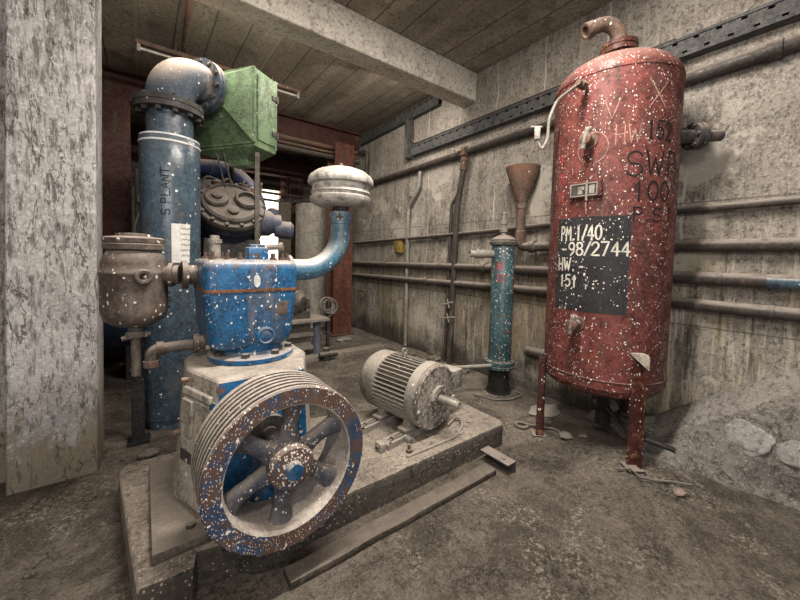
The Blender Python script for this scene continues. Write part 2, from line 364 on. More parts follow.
# ------------------------------------------------------------------ stroke lettering
def ell(cx, cy, rx, ry, a0=0, a1=360, n=12):
    return [(cx + rx * math.cos(math.radians(a0 + (a1 - a0) * i / n)), cy + ry * math.sin(math.radians(a0 + (a1 - a0) * i / n))) for i in range(n + 1)]
GL = {
 '0': [ell(.3, .5, .27, .48)], '1': [[(.3, 0), (.3, 1), (.2, .84)]],
 '2': [ell(.3, .72, .25, .26, 170, -30, 8) + [(.05, 0), (.58, 0)]],
 '4': [[(.42, 0), (.42, 1), (.03, .3), (.58, .3)]],
 '5': [[(.52, 1), (.1, 1), (.08, .55)] + ell(.28, .33, .27, .31, 130, -140, 9)],
 '7': [[(.03, 1), (.55, 1), (.2, 0)]],
 '8': [ell(.3, .74, .21, .24), ell(.3, .25, .26, .26)],
 '9': [ell(.3, .7, .25, .28), [(.55, .7), (.5, .25), (.25, 0)]],
 'S': [ell(.3, .74, .25, .25, 20, 250, 9) + ell(.3, .25, .26, .25, 80, -160, 9)],
 'W': [[(.0, 1), (.16, 0), (.33, .75), (.5, 0), (.68, 1)]],
 'P': [[(.08, 0), (.08, 1)], [(.08, 1)] + ell(.22, .74, .3, .26, 90, -90, 8) + [(.08, .48)]],
 'C': [ell(.32, .5, .28, .48, 50, 310)], 'I': [[(.15, 0), (.15, 1)]], 'H': [[(.06, 0), (.06, 1)], [(.52, 0), (.52, 1)], [(.06, .5), (.52, .5)]],
 'M': [[(.04, 0), (.06, 1), (.32, .4), (.58, 1), (.6, 0)]], '.': [[(.1, 0), (.1, .07)]], '/': [[(.0, 0), (.42, 1)]], '-': [[(.08, .45), (.48, .45)]],
 'L': [[(.08, 1), (.08, 0), (.5, 0)]], 'A': [[(0, 0), (.3, 1), (.6, 0)], [(.12, .38), (.48, .38)]], 'N': [[(.06, 0), (.06, 1), (.54, 0), (.54, 1)]],
 'T': [[(.3, 0), (.3, 1)], [(0, 1), (.6, 1)]], 'V': [[(0, 1), (.28, 0), (.56, 1)]], 'X': [[(0, 0), (.6, 1)], [(0, 1), (.55, 0)]], 'G': [ell(.32, .5, .28, .48, 50, 340) + [(.36, .42)]],
 'K': [[(.06, 0), (.06, 1)], [(.55, 1), (.06, .45), (.55, 0)]],
}
ADV = {'W': .88, 'M': .82, '.': .36, 'I': .36, ' ': .4, '/': .5}
def text_strokes(txt, u0, v0, w, h, jit=0.):
    """list of polylines fitted in the box u0..u0+w, v0..v0+h"""
    tot = sum(ADV.get(c, .72) for c in txt) - .12; out = []; x = 0
    for c in txt:
        j = random.uniform(-jit, jit)
        for st in GL.get(c, []): out.append([(u0 + (x + px) / tot * w, v0 + (py + j) * h) for px, py in st])
        x += ADV.get(c, .72)
    return out
def ribbon(mb, polys, width, fn):
    """flat paint strokes: fn(u, v) gives a point on the painted surface"""
    for P in polys:
        Q = []
        for a, b in zip(P, P[1:]):
            L = math.hypot(b[0] - a[0], b[1] - a[1]); n = max(1, int(L / .02))
            Q += [(a[0] + (b[0] - a[0]) * i / n, a[1] + (b[1] - a[1]) * i / n) for i in range(n)]
        Q.append(P[-1]); prev = None
        for i, (u, v) in enumerate(Q):
            a, b = Q[max(i - 1, 0)], Q[min(i + 1, len(Q) - 1)]
            dx, dy = b[0] - a[0], b[1] - a[1]; L = math.hypot(dx, dy) or 1
            nx, ny = -dy / L * width / 2, dx / L * width / 2
            ex = (-dx / L * width * .4 if i == 0 else dx / L * width * .4 if i == len(Q) - 1 else 0, -dy / L * width * .4 if i == 0 else dy / L * width * .4 if i == len(Q) - 1 else 0)
            cur = (mb.b.verts.new(fn(u + nx + ex[0], v + ny + ex[1])), mb.b.verts.new(fn(u - nx + ex[0], v - ny + ex[1])))
            if prev: mb.b.faces.new((prev[0], prev[1], cur[1], cur[0]))
            prev = cur
    return mb

# ================================================================== SETTING
W, H = 3.2, 3.54
def struct(name, mb, mat, smooth=30, bevel=0):
    return tag(build(name, mb, mat, smooth=smooth, bevel=bevel), kind='structure')
def ground(x, y):
    z = noise.noise(V((x * 1.1, y * 1.1, 3))) * .012 + noise.noise(V((x * 4, y * 4, 7))) * .006
    d = math.hypot((x - 2.62), (y - .85)); z += .085 * max(0, 1 - d / .75) ** 1.5
    inside = max(-.2 - x, x - 2.2, 1.3 - y, y - 2.5)
    return z * min(1, max(0, inside / .25)) if inside < .25 else z
fb = MB(); nx, ny = 92, 150; x0, x1, y0, y1 = -3., 3.25, -2.2, 7.8
vs = [[fb.b.verts.new((x0 + (x1 - x0) * i / nx, y0 + (y1 - y0) * j / ny, ground(x0 + (x1 - x0) * i / nx, y0 + (y1 - y0) * j / ny))) for j in range(ny + 1)] for i in range(nx + 1)]
for i in range(nx):
    for j in range(ny): fb.b.faces.new((vs[i][j], vs[i + 1][j], vs[i + 1][j + 1], vs[i][j + 1]))
struct('floor', fb, 'floor', 180)
struct('ceiling', MB().box((-3, -2.2, H), (W + .2, 7.9, H + .15)), 'ceiling')
struct('wall_right', MB().box((W, -2.2, -.1), (W + .2, 7.9, H + .15)), 'wall')
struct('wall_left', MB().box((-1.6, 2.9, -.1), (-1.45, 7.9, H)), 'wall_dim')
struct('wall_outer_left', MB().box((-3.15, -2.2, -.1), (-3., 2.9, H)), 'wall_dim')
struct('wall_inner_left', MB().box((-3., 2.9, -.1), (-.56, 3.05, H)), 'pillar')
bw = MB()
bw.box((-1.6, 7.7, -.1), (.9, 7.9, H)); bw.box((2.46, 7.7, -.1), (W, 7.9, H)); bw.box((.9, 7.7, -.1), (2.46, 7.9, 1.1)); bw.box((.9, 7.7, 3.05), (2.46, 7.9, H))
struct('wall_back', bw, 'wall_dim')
win = struct('window_1', MB().box((.9, 7.78, 1.1), (2.46, 7.80, 3.05)), 'pane', 0)
wf = MB()
wf.box((.84, 7.62, 1.04), (.92, 7.72, 3.12)).box((2.42, 7.60, 1.04), (2.52, 7.72, 3.12)).box((.84, 7.62, 3.02), (2.52, 7.72, 3.12)).box((.84, 7.62, 1.04), (2.52, 7.72, 1.12))
wf.box((.9, 7.66, 2.05), (2.44, 7.7, 2.09)).box((1.66, 7.66, 1.1), (1.70, 7.7, 3.05))
build('window_frame', wf, paint('salmon frame', (.30, .15, .11), (.38, .2, .15), dust=.3), win)
build('blind', MB().box((.93, 7.64, 2.72), (2.42, 7.66, 3.02)), 'wood', win)
# ceiling beam across to the right wall
bm_ = MB(); bm_.box((-3, 2.83, 3.21), (W, 3.06, H)); struct('ceiling_beam', bm_, 'beam', bevel=.012)
# foreground pillar
pl = MB(); pl.loft([[(-.615, 2.72, -.05), (-.229, 2.72, -.05), (-.229, 3.12, -.05), (-.615, 3.12, -.05)],
                    [(-.583, 2.72, 1.5), (-.216, 2.72, 1.5), (-.216, 3.12, 1.5), (-.583, 3.12, 1.5)],
                    [(-.53, 2.72, H), (-.19, 2.72, H), (-.19, 3.12, H), (-.53, 3.12, H)]])
struct('pillar', pl, 'pillar', bevel=.01)
# steel frame at the back
def ibeam(mb, a, b, w, h, t=.02, up=V((0, 0, 1))):
    a, b = V(a), V(b); d = (b - a).normalized(); s_ = d.cross(up).normalized()
    for off, ww, hh in ((up * (h / 2 - t / 2), w, t), (-up * (h / 2 - t / 2), w, t), (V((0, 0, 0)), t, h - 2 * t + .002)):
        vs = []
        for p in (a + off, b + off):
            for sx, sy in ((-1, -1), (1, -1), (1, 1), (-1, 1)): vs.append(mb.b.verts.new(p + s_ * sx * ww / 2 + up * sy * hh / 2))
        for f in ((3, 2, 1, 0), (4, 5, 6, 7), (0, 1, 5, 4), (1, 2, 6, 5), (2, 3, 7, 6), (3, 0, 4, 7)): mb.b.faces.new([vs[i] for i in f])
    return mb
struct('steel_beam_front', ibeam(MB(), (-1.45, 5.6, 3.37), (W, 5.6, 3.37), .2, .34), 'redsteel')
struct('steel_beam_rear', ibeam(MB(), (-1.45, 7.3, 3.13), (W, 7.3, 3.13), .2, .34), 'redsteel')
def column(name, label, c, w, d, top, mat, face):
    mb = MB()
    if face == 'y': ibeam(mb, (c[0], c[1], 0), (c[0], c[1], top), d, w, .025, V((1, 0, 0)))
    else: ibeam(mb, (c[0], c[1], 0), (c[0], c[1], top), w, d, .025, V((0, 1, 0)))
    t = thing(name, label, 'column', (c[0], c[1], 0)); build('shaft', mb, mat, t)
    build('base_plate', MB().box((c[0] - w * .62, c[1] - d * .62, 0), (c[0] + w * .62, c[1] + d * .62, .025)), mat, t); return t
column('steel_column', 'rust-streaked red steel column standing behind the blue elbow of the air filter', (2.70, 5.35), .34, .3, 3.2, 'ruststeel', 'x')
column('steel_column', 'plain oxide-red steel column at the right of the bright window', (2.60, 7.25), .27, .2, 2.96, 'redsteel', 'x')
column('steel_column', 'dark wine-red steel column between the pale pillar and the tall blue standpipe', (-.30, 5.55), .40, .2, 3.2, 'redsteel', 'x')
# kerb behind the motor
struct('trim_kerb', MB().box((1.35, 4.08, -.02), (2.85, 4.24, .06)), 'plinth', bevel=.01)

# ramp along the right wall
def ramp():
    mb = MB(); secs = []
    rows = [(1.35, 3.06, .01, 3.12, .02, .03), (1.05, 2.86, .02, 3.02, .06, .10), (.88, 2.70, .05, 2.92, .10, .17), (.77, 2.62, .04, 2.89, .13, .27), (.64, 2.66, .02, 2.92, .215, .37), (.52, 2.78, .0, 2.95, .31, .47),
            (.35, 2.83, .0, 2.98, .455, .60), (.17, 2.88, .0, 3.01, .60, .75), (-.2, 2.93, .0, 3.03, .89, 1.05), (-.7, 2.95, .0, 3.04, 1.28, 1.45)]
    fine = []
    for a, b in zip(rows, rows[1:]):
        for i in range(8): fine.append([p + (q - p) * i / 8 for p, q in zip(a, b)])
    fine.append(list(rows[-1]))
    for y, tx, tz, rx, rz, wz in fine:
        L = []
        P = [(tx, -.08), (tx, tz), (tx + .03, tz + min(.05, rz * .3)), (rx - .015, rz * .97), (rx + .03, rz + .02), (W - .02, wz), (W + .02, wz)]
        for (xa, za), (xb, zb) in zip(P, P[1:]):
            for i in range(7): t = i / 7; L.append(V((xa + (xb - xa) * t, y, za + (zb - za) * t)))
        L.append(V((P[-1][0], y, P[-1][1]))); secs.append(L)
    grid = [[mb.b.verts.new(p + (noise.noise_vector(p * 5) * .018 + noise.noise_vector(p * 16) * .008) * (1 if p.x < 3.02 else .35)) for p in L] for L in secs]
    for a, b in zip(grid, grid[1:]):
        for k in range(len(a) - 1): mb.b.faces.new((a[k], a[k + 1], b[k + 1], b[k]))
    o = struct('ramp', mb, ['ramp', 'shelf'], 60); n = len(secs[0]) - 1
    for i, p in enumerate(o.data.polygons): p.material_index = 1 if (i % n) >= 28 else 0
    return o
ramp()
def blob(c, r, flat=(1, 1, 1), seed=0, amp=.35, sub=3):
    mb = MB(); bmesh.ops.create_icosphere(mb.b, subdivisions=sub, radius=1)
    for v in mb.b.verts:
        n = 1 + noise.noise(v.co * 1.3 + V((seed * 3.1, seed, 0))) * amp + noise.noise(v.co * 4 + V((seed, 0, 0))) * amp * .35
        v.co = V((v.co.x * flat[0], v.co.y * flat[1], v.co.z * flat[2])) * r * n + V(c)
    return mb

# ================================================================== PLINTH + FLOOR TIMBERS
t = thing('concrete_plinth', 'long dusty concrete plinth carrying the blue compressor and the motor', 'plinth', (1., 1.9, 0))
pb = MB(); out = [(-.03, 1.46), (.14, 1.45), (.15, 1.52), (.4, 1.47), (.9, 1.475), (1.5, 1.485), (2.08, 1.49), (2.13, 1.54), (2.13, 2.02), (2.08, 2.06), (1.0, 2.36), (-.08, 2.42), (-.12, 2.36)]
pb.loft([[(x, y, z) for x, y in out] for z in (-.03, .142)] + [[(.0 + (x - 1) * .992 + 1, (y - 1.9) * .985 + 1.9, .152) for x, y in out]])
bmesh.ops.triangulate(pb.b, faces=[f for f in pb.b.faces if len(f.verts) > 4])
bmesh.ops.subdivide_edges(pb.b, edges=pb.b.edges[:], cuts=3, use_grid_fill=True); pb.rough(.006, 9)
o_ = build('block', pb, ['plinth', 'plinth_side'], t, 60)
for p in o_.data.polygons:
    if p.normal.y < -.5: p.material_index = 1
build('base_plate', MB().box((.015, 1.55, .15), (.24, 2.26, .196), bevel=.006), 'plate', t, label='dusty flat sole plate beside the crankcase')
tb = MB(); tb.box((.46, 1.295, .0), (1.76, 1.385, .035), bevel=.005); bmesh.ops.subdivide_edges(tb.b, edges=[e for e in tb.b.edges if e.calc_length() > 1], cuts=14); tb.rough(.006, 7)
tag(build('timber_plank', tb, 'wood', org=(1.1, 1.35, 0)), 'long dusty wooden plank lying on the floor along the front of the plinth', 'plank')
t = thing('steel_angle', 'short steel angle bar with a bolt hole lying off the right end of the plinth', 'bar', (1.87, 1.41, 0))
build('top_flange', MB().box((1.80, 1.24, .062), (1.885, 1.46, .072)).box((1.862, 1.24, .0), (1.885, 1.46, .065)), 'dark_metal', t)
build('bolt', MB().hexa((1.84, 1.30, .072), (0, 0, 1), .012, .008), 'rusty', t)

# ================================================================== AIR COMPRESSOR
ac = thing('air_compressor', 'blue paint-spattered air compressor with big spoked flywheel on the concrete plinth', 'compressor', (.45, 1.95, .152))
cc = MB(); TOP = [(.255, 1.625), (.64, 1.625), (.75, 1.89), (.75, 2.20), (.64, 2.33), (.30, 2.33), (.168, 2.10), (.160, 1.89)]
def plan(scale, z, dy=0): return [(.455 + (x - .455) * scale[0], 1.96 + (y - 1.96) * scale[1], z) for x, y in TOP]
cc.loft([plan((1.19, 1.0), .152), plan((1.19, 1.0), .19), plan((1.155, 1.0), .215), plan((1.0, 1.0), .74), plan((.99, .99), .785), plan((.95, .96), .80)])
ccase = build('crankcase', cc, ['casing', 'casing_blue'], ac, 25, bevel=.008)
for p in ccase.data.polygons:
    if p.normal.y < -.9: p.material_index = 1
# side cover on the oblique left face
e0, e1 = V((.255, 1.625, 0)), V((.160, 1.89, 0)); ed = (e1 - e0).normalized(); nn = V((-ed.y, ed.x, 0)); nn = nn if nn.x < 0 else -nn
def onface(s_, z, o): return e0 + ed * s_ + nn * (o + .090 * (.74 - z)) + V((0, 0, z))
cv = MB()
def slab(mb, s0, s1, z0, z1, o0, o1):
    mb.loft([[onface(s0, z0, o), onface(s1, z0, o), onface(s1, z1, o), onface(s0, z1, o)] for o in (o0, o1)])
slab(cv, .05, .265, .22, .68, 0, .014); build('side_cover', cv, 'casing', ac, bevel=.008)
cv = MB(); slab(cv, .03, .27, .69, .725, 0, .02); build('cover_strap', cv, 'casing', ac, bevel=.006)
cv = MB(); slab(cv, .004, .04, .24, .70, 0, .008); build('edge_strip', cv, 'casing_blue', ac, label='blue painted edge of the crankcase side')
cv = MB(); slab(cv, .15, .24, .58, .68, .016, .034); slab(cv, .15, .2, .52, .58, .016, .03); build('latch', cv, 'grey_metal', ac, bevel=.003)
cv = MB(); slab(cv, .12, .24, .40, .45, .012, .020); build('maker_plate', cv, 'dark_metal', ac)
cv = MB(); cv.tube([onface(.26, .75, -.01), onface(.26, .755, .035)], .011, 8); build('lifting_pin', cv, 'rusty', ac)
cv = MB(); cv.tube([onface(.275, .50, .0), onface(.275, .51, .04)], .012, 8); build('lifting_pin', cv, 'rusty', ac)
fc = V((.475, 1.97, .80))
build('cylinder_flange', MB().lathe([(.20, 0), (.215, .004), (.215, .026), (.205, .034), (.17, .036)], fc, seg=40), 'blue_plain', ac)
proto = None
for k in range(8):
    a = -PI / 2 + (k + .5) * 2 * PI / 8; p = fc + V((math.cos(a) * .188, math.sin(a) * .188, .034))
    if proto is None: proto = build('flange_bolt', MB().hexa(p, (0, 0, 1), .02, .02), 'dark_metal', ac); p0 = p
    else: copy_part(proto, ac, p - p0)
build('cylinder_neck', MB().lathe([(.165, .03), (.155, .05), (.16, .085), (.17, .10)], fc, seg=40), 'blue_plain', ac)
def rrect(x0, x1, y0, y1, r, z, n=5):
    L = []
    for cx, cy, a in ((x1 - r, y1 - r, 0), (x0 + r, y1 - r, 90), (x0 + r, y0 + r, 180), (x1 - r, y0 + r, 270)):
        for i in range(n + 1): q = math.radians(a + 90 * i / n); L.append((cx + r * math.cos(q), cy + r * math.sin(q), z))
    return L
def blockring(z, wx, wy, r, cx=.445, cy=2.02): return rrect(cx - wx, cx + wx, cy - wy, cy + wy, r, z)
SE = 1.168
cb = MB(); cb.loft([blockring(z, a, b, r) for z, a, b, r in ((.865, .13, .13, .05), (.868, .155, .17, .055), (.878, .176, .197, .055), (.90, .192, .214, .05), (.95, .201, .222, .045), (1.08, .212, .227, .04), (SE - .012, .218, .229, .04), (SE, .218, .229, .04))])
build('cylinder_block', cb, 'blue', ac, 50)
build('gasket', MB().loft([blockring(z, .2225, .2335, .045) for z in (SE - .006, SE + .008)]), 'orange_rust', ac, label='rusty orange seam line around the block')
hd = MB(); hd.loft([blockring(z, a, b, r) for z, a, b, r in ((SE + .006, .221, .231, .04), (1.27, .222, .232, .04), (1.296, .219, .229, .04), (1.312, .208, .218, .042), (1.319, .185, .196, .045), (1.32, .12, .13, .04))])
build('cylinder_head', hd, 'blue', ac, 50)
mb = MB().lathe([(.045, 0), (.045, .014), (.036, .018), (.032, .010), (.02, .016), (0, .017)], (.50, 1.80, .935), (0, -1, 0), 28); build('sight_plug', mb, 'blue_plain', ac)
mb = MB().lathe([(.02, 0), (.02, .008)], (.455, 1.793, 1.215), (0, -1, 0), 16); mb.b.transform(Matrix.Translation((.455, 0, 1.215)) @ Matrix.Diagonal((.8, 1, 1.6, 1)) @ Matrix.Translation((-.455, 0, -1.215))); build('blank_tag', mb, 'white_paint', ac, label='small white oval spot on the block')
for (x, z, s_) in ((.29, 1.24, .035), (.585, 1.08, .042)):
    mb = blob((x, 1.796, z), s_, (1, .12, 1), x * 9, .5); build('rust_patch', mb, 'canister', ac, label='bare scuffed patch in the blue paint')
proto = None
for i, (x, y) in enumerate([(.27, 1.86), (.33, 1.84), (.39, 1.85), (.60, 1.85), (.64, 1.90), (.27, 2.1), (.62, 2.1), (.55, 1.84), (.36, 2.16), (.50, 2.17)]):
    if proto is None:
        proto = build('stud', MB().hexa((x, y, 1.31), (0, 0, 1), .017, .02).lathe([(.009, 0), (.009, .045)], (x, y, 1.31), seg=10), 'rusty', ac); p0 = V((x, y, 0))
    else: copy_part(proto, ac, V((x, y, 0)) - p0)
cp = MB(); cp.box((.44, 1.90, 1.31), (.545, 2.0, 1.385), bevel=.012).box((.455, 1.915, 1.38), (.53, 1.985, 1.40), bevel=.006)
build('filler_cap', cp, 'blue', ac); build('vent_pipe', MB().tube([(.54, 1.93, 1.385), (.60, 1.90, 1.39)], .016, 10).lathe([(.024, 0), (.024, .018)], (.60, 1.90, 1.39), (.06, -.03, .005), 12), 'grey_metal', ac)
build('valve_post', MB().lathe([(.028, 0), (.028, .09), (.034, .09), (.034, .11), (.022, .112), (.022, .13)], (.30, 2.0, 1.31), seg=14), 'grey_metal', ac)
# outlets on the block's left side
build('side_outlet', MB().lathe([(.05, 0), (.05, .05), (.072, .05), (.072, .075)], (.235, 2.06, 1.235), (-1, 0, 0), 22), 'canister', ac)
build('drain_boss', MB().lathe([(.04, 0), (.04, .03), (.05, .03), (.05, .055)], (.26, 2.06, .875), (-1, 0, 0), 20), 'canister', ac)
# flywheel
FC = V((.462, 1.29, .515)); R = .321
prof = [(.247, .0), (.252, -.004), (R - .006, -.004), (R, .004)]
yy = .016; prof.append((R, yy))
for k in range(6):
    prof += [(R, yy), (R - .016, yy + .006), (R - .015, yy + .011), (R, yy + .017)]; yy += .034
prof += [(R, yy + .012), (R - .006, yy + .018), (.262, yy + .018), (.242, .14), (.240, .05)]
fw = build('flywheel', MB().lathe(prof, FC, (0, 1, 0), 96, closed=True), ['groove', 'rim', 'groove_low'], ac, 35)
for p in fw.data.polygons:
    c = p.center + LOC[fw.name] - FC; r_ = math.hypot(c.x, c.z)
    if p.normal.y < -.7 and r_ > .25 and c.y < .003: p.material_index = 1
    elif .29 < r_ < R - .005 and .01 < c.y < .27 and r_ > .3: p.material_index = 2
    elif r_ > .25 and c.y < .003: p.material_index = 1
hubm = MB().lathe([(.05, -.06), (.078, -.055), (.088, -.045), (.088, .10), (.07, .13), (.05, .13)], FC + V((0, .05, 0)), (0, 1, 0), 32)
build('hub', hubm, 'rim', fw)
build('shaft_end', MB().lathe([(.03, 0), (.034, .006), (.034, .05)], FC + V((0, -.04, 0)), (0, 1, 0), 20).box(FC + V((-.007, -.048, .01)), FC + V((.007, -.03, .038))), 'blue_plain', fw)
proto = None
for k in range(6):
    a = 2 * PI * k / 6 + .42; d = V((math.cos(a), 0, math.sin(a))); n = V((-d.z, 0, d.x)); L = []
    mb = MB()
    for i in range(10):
        q = i / 9; rr = .065 + (.25 - .065) * q; w = .050 - .019 * math.sin(PI * q) + .004 * q; th = .030; bow = .0
        c = FC + d * rr + V((0, .06 + .018 * math.sin(PI * q), 0))
        L.append([c + n * w * math.cos(b * 2 * PI / 14) + V((0, 1, 0)) * th * math.sin(b * 2 * PI / 14) for b in range(14)])
    mb.loft(L); build('spoke', mb, 'spoke', fw, 50)
build('crankshaft', MB().lathe([(.04, 0), (.04, .18), (.09, .18), (.09, .24)], FC + V((0, .12, 0)), (0, 1, 0), 24), 'dark_metal', ac)
for i, (x, y) in enumerate(((.0 + .17, 1.63), (.75, 1.63))):
    build('anchor_bolt', MB().hexa((x - .02 * (i == 0) + .02 * i, y, .178 if i == 0 else .152), (0, 0, 1), .02, .035), 'dark_metal', ac)

# intake air filter with its elbow
af = thing('air_filter', 'white mushroom-shaped air filter on a light blue elbow pipe', 'filter', (1.0, 1.97, 1.2))
path = [V((.665, 1.97, 1.262)), V((.70, 1.97, 1.262))] + arc((.76, 1.97, 1.502), .24, -PI / 2, 0, (1, 0, 0), (0, 0, 1), 14) + [V((1.0, 1.97, 1.56)), V((1.0, 1.97, 1.60))]
build('elbow_pipe', MB().tube(path, [.072] + [.062] * (len(path) - 1), 24), 'pipe_blue', af, 50)
build('end_flange', MB().lathe([(.062, 0), (.085, 0), (.085, .02), (.062, .02)], (.662, 1.97, 1.262), (1, 0, 0), 28), 'blue_plain', af)
build('pipe_clamp', MB().lathe([(.062, 0), (.067, .003), (.067, .075), (.062, .078)], (1., 1.97, 1.545), seg=24), 'pipe_blue', af)
mb = MB()
for q in (0, PI / 2): mb.bar((1 + .022 * math.cos(q), 1.9, 1.585 + .022 * math.sin(q)), (1 - .022 * math.cos(q), 1.9, 1.585 - .022 * math.sin(q)), .012, .012)
mb.b.transform(Matrix.Translation((1., 1.9, 1.585)) @ Matrix.Rotation(-.5, 4, 'Z') @ Matrix.Translation((-1, -1.9, -1.585)))
for v in mb.b.verts: v.co += V((-.035, .012, 0))
build('clamp_screw', mb, 'dark_metal', af)
build('neck', MB().lathe([(.058, 1.60), (.05, 1.615), (.05, 1.655), (.09, 1.665)], (1, 1.97, 0), seg=24), 'dark_metal', af)
build('bowl', MB().lathe([(.07, 1.652), (.15, 1.658), (.176, 1.672), (.186, 1.69), (.188, 1.708), (.176, 1.716), (.176, 1.728), (.186, 1.734), (.180, 1.742), (.176, 1.75), (.176, 1.80), (.18, 1.805)], (1, 1.97, 0), seg=48), 'white_metal', af, 40)
build('cover', MB().lathe([(.18, 1.79), (.197, 1.788), (.203, 1.80), (.199, 1.822), (.188, 1.84), (.15, 1.868), (.10, 1.886), (.05, 1.894), (.02, 1.896)], (1, 1.97, 0), seg=48), 'white_metal', af, 40)
build('wing_nut', MB().lathe([(.014, 0), (.014, .02), (.008, .03)], (1, 1.97, 1.895), seg=10), 'rusty', af)

# brown canister at the left
cn = thing('canister', 'brown paint-spattered canister hanging left of the blue compressor', 'canister', (-.03, 2.15, 1.0))
cx = V((-.03, 2.12, 0))
build('body', MB().lathe([(.03, .985), (.08, .99), (.118, 1.015), (.132, 1.05), (.135, 1.08), (.135, 1.235), (.138, 1.24), (.138, 1.25), (.133, 1.256), (.130, 1.29), (.120, 1.325), (.105, 1.35), (.108, 1.36)], cx, seg=44), 'canister', cn, 40)
build('lid', MB().lathe([(.10, 1.355), (.122, 1.358), (.122, 1.382), (.118, 1.386), (.122, 1.39), (.122, 1.41), (.112, 1.416), (.075, 1.42), (.072, 1.432), (.03, 1.436)], cx, seg=44), 'canister', cn, 40)
build('port_boss', MB().lathe([(.036, 0), (.036, .022), (.03, .026), (.018, .024), (.015, .004), (0, .002)], cx + V((.03, -.128, 1.232)), (.23, -1, 0), 24), 'canister', cn)
build('outlet_pipe', MB().lathe([(.042, .1), (.042, .145), (.06, .145), (.06, .165), (.048, .166), (.048, .188)], cx + V((0, 0, 1.235)), (1, -.30, 0), 22), 'canister', cn)
build('drain_pipe', MB().lathe([(.03, 0), (.03, -.03), (.042, -.035), (.042, -.055), (.02, -.06), (.02, -.25)], cx + V((0, 0, .985)), seg=16), 'dull_iron', cn)
build('drain_cock', MB().tube([cx + V((-.055, -.01, .925)), cx + V((.06, -.01, .94))], .012, 8), 'canister', cn)
build('bail_wire', MB().tube([cx + V((-.134, -.02, 1.25)), cx + V((-.146, -.03, 1.20)), cx + V((-.138, -.03, 1.12))], .004, 6), 'grey_metal', cn)
# small elbowed pipe into the block
sp = thing('elbowed_pipe', 'short grey pipe with an elbow running into the block below the canister', 'pipe', (.05, 2.06, .78))
build('pipe', MB().tube(fillet([(.205, 2.06, .873), (.03, 2.06, .868), (.03, 2.06, .79)], .06), .027, 16), 'dull_iron', sp, 50)
build('collar', MB().lathe([(.034, 0), (.034, .03)], (.03, 2.06, .785), seg=16).lathe([(.034, 0), (.034, .03)], (.08, 2.06, .87), (-1, 0, 0), 16), 'rusty', sp)
# dark post
ps = thing('post', 'thin black post standing on the floor behind the brown canister', 'post', (-.03, 3.0, 0))
build('shaft', MB().box((-.075, 2.98, 0), (.0, 3.03, .44)).bar((-.03, 3., .44), (-.03, 3., .98), .035), 'black', ps)
build('foot_plate', MB().box((-.10, 2.94, 0), (.03, 3.07, .015)), 'black', ps)

# ================================================================== ELECTRIC MOTOR
mo = thing('electric_motor', 'dusty grey finned electric motor at the right end of the plinth', 'motor', (1.55, 1.93, .152))
AX = V((.17, -.985, 0)).normalized(); MC = V((1.53, 1.94, .412))
def am(h): return MC + AX * h
build('housing', MB().lathe([(.188, -.13), (.188, .20)], MC, AX, 48), 'dark_metal', mo)  # dark tone paints in the shade between the fins
xs, ys, ds = frame(AX)
fp = None; nf = 44
for k in range(nf):
    a = 2 * PI * k / nf; u = xs * math.cos(a) + ys * math.sin(a); tvec = ds.cross(u)
    if u.z < -.80: continue
    mb = MB(); c0, c1 = am(-.14) + u * .203, am(.185) + u * .203
    L = []
    for c in (c0, c1): L.append([c - u * .018 - tvec * .0048, c - u * .018 + tvec * .0048, c + u * .014 + tvec * .003, c + u * .014 - tvec * .003])
    mb.loft(L); build('cooling_fin', mb, 'motor', mo, 0)
build('fan_cowl', MB().lathe([(.05, -.325), (.15, -.322), (.19, -.30), (.212, -.26), (.216, -.13), (.208, -.125)], MC, AX, 48), 'motor', mo, 40)
build('end_bell', MB().lathe([(.205, .18), (.222, .185), (.222, .255), (.212, .262), (.205, .262)], MC, AX, 48), 'motor', mo, 40)
build('end_flange', MB().lathe([(.216, .255), (.217, .275), (.205, .285), (.19, .282), (.12, .292), (.085, .296), (.08, .315), (.05, .318), (.045, .30), (.03, .30)], MC, AX, 48), 'motor_face', mo, 40)
build('shaft', MB().lathe([(.026, .29), (.026, .46), (.023, .464), (.01, .464), (.008, .45), (.001, .45)], MC, AX, 20), 'brightsteel', mo)
build('shaft_key', MB().bar(am(.35) + V((0, 0, .025)), am(.455) + V((0, 0, .025)), .01, .012), 'brightsteel', mo)
tbx = xs if xs.x > 0 else -xs
mb = MB(); q = MC + tbx * .325 + AX * .15 + V((0, 0, .03)); mb.box(q - V((.06, .085, .07)), q + V((.06, .085, .07)), math.atan2(AX.x, -AX.y), q, .006)
tb_ = build('terminal_box', mb, 'motor', mo)
mb = MB(); mb.tube([am(-.02) + V((0, 0, .20)), am(-.02) + V((0, 0, .232))], .012, 8)
mb.tube(arc(am(-.02) + V((0, 0, .252)), .02, 0, 2 * PI, (1, 0, 0), (0, 0, 1), 14), .007, 8, False); build('lifting_eye', mb, 'brightsteel', mo)
for s_ in (-1, 1):
    for h in (-.10, .15):
        c = am(h) + tbx * s_ * .15; mb = MB(); mb.box((c.x - .05, c.y - .04, .196), (c.x + .05, c.y + .04, .215), math.atan2(AX.x, -AX.y), c, .003); mb.bar(c * 1 + V((0, 0, .21 - c.z)), c - tbx * s_ * .04 + V((0, 0, .29 - c.z)), .06, .03)
        build('foot', mb, 'motor', mo)
    mb = MB(); c = am(.23) + tbx * s_ * .19 + V((0, 0, -.05)); mb.lathe([(.016, 0), (.016, .07)], c, AX, 10); build('lug', mb, 'motor', mo)
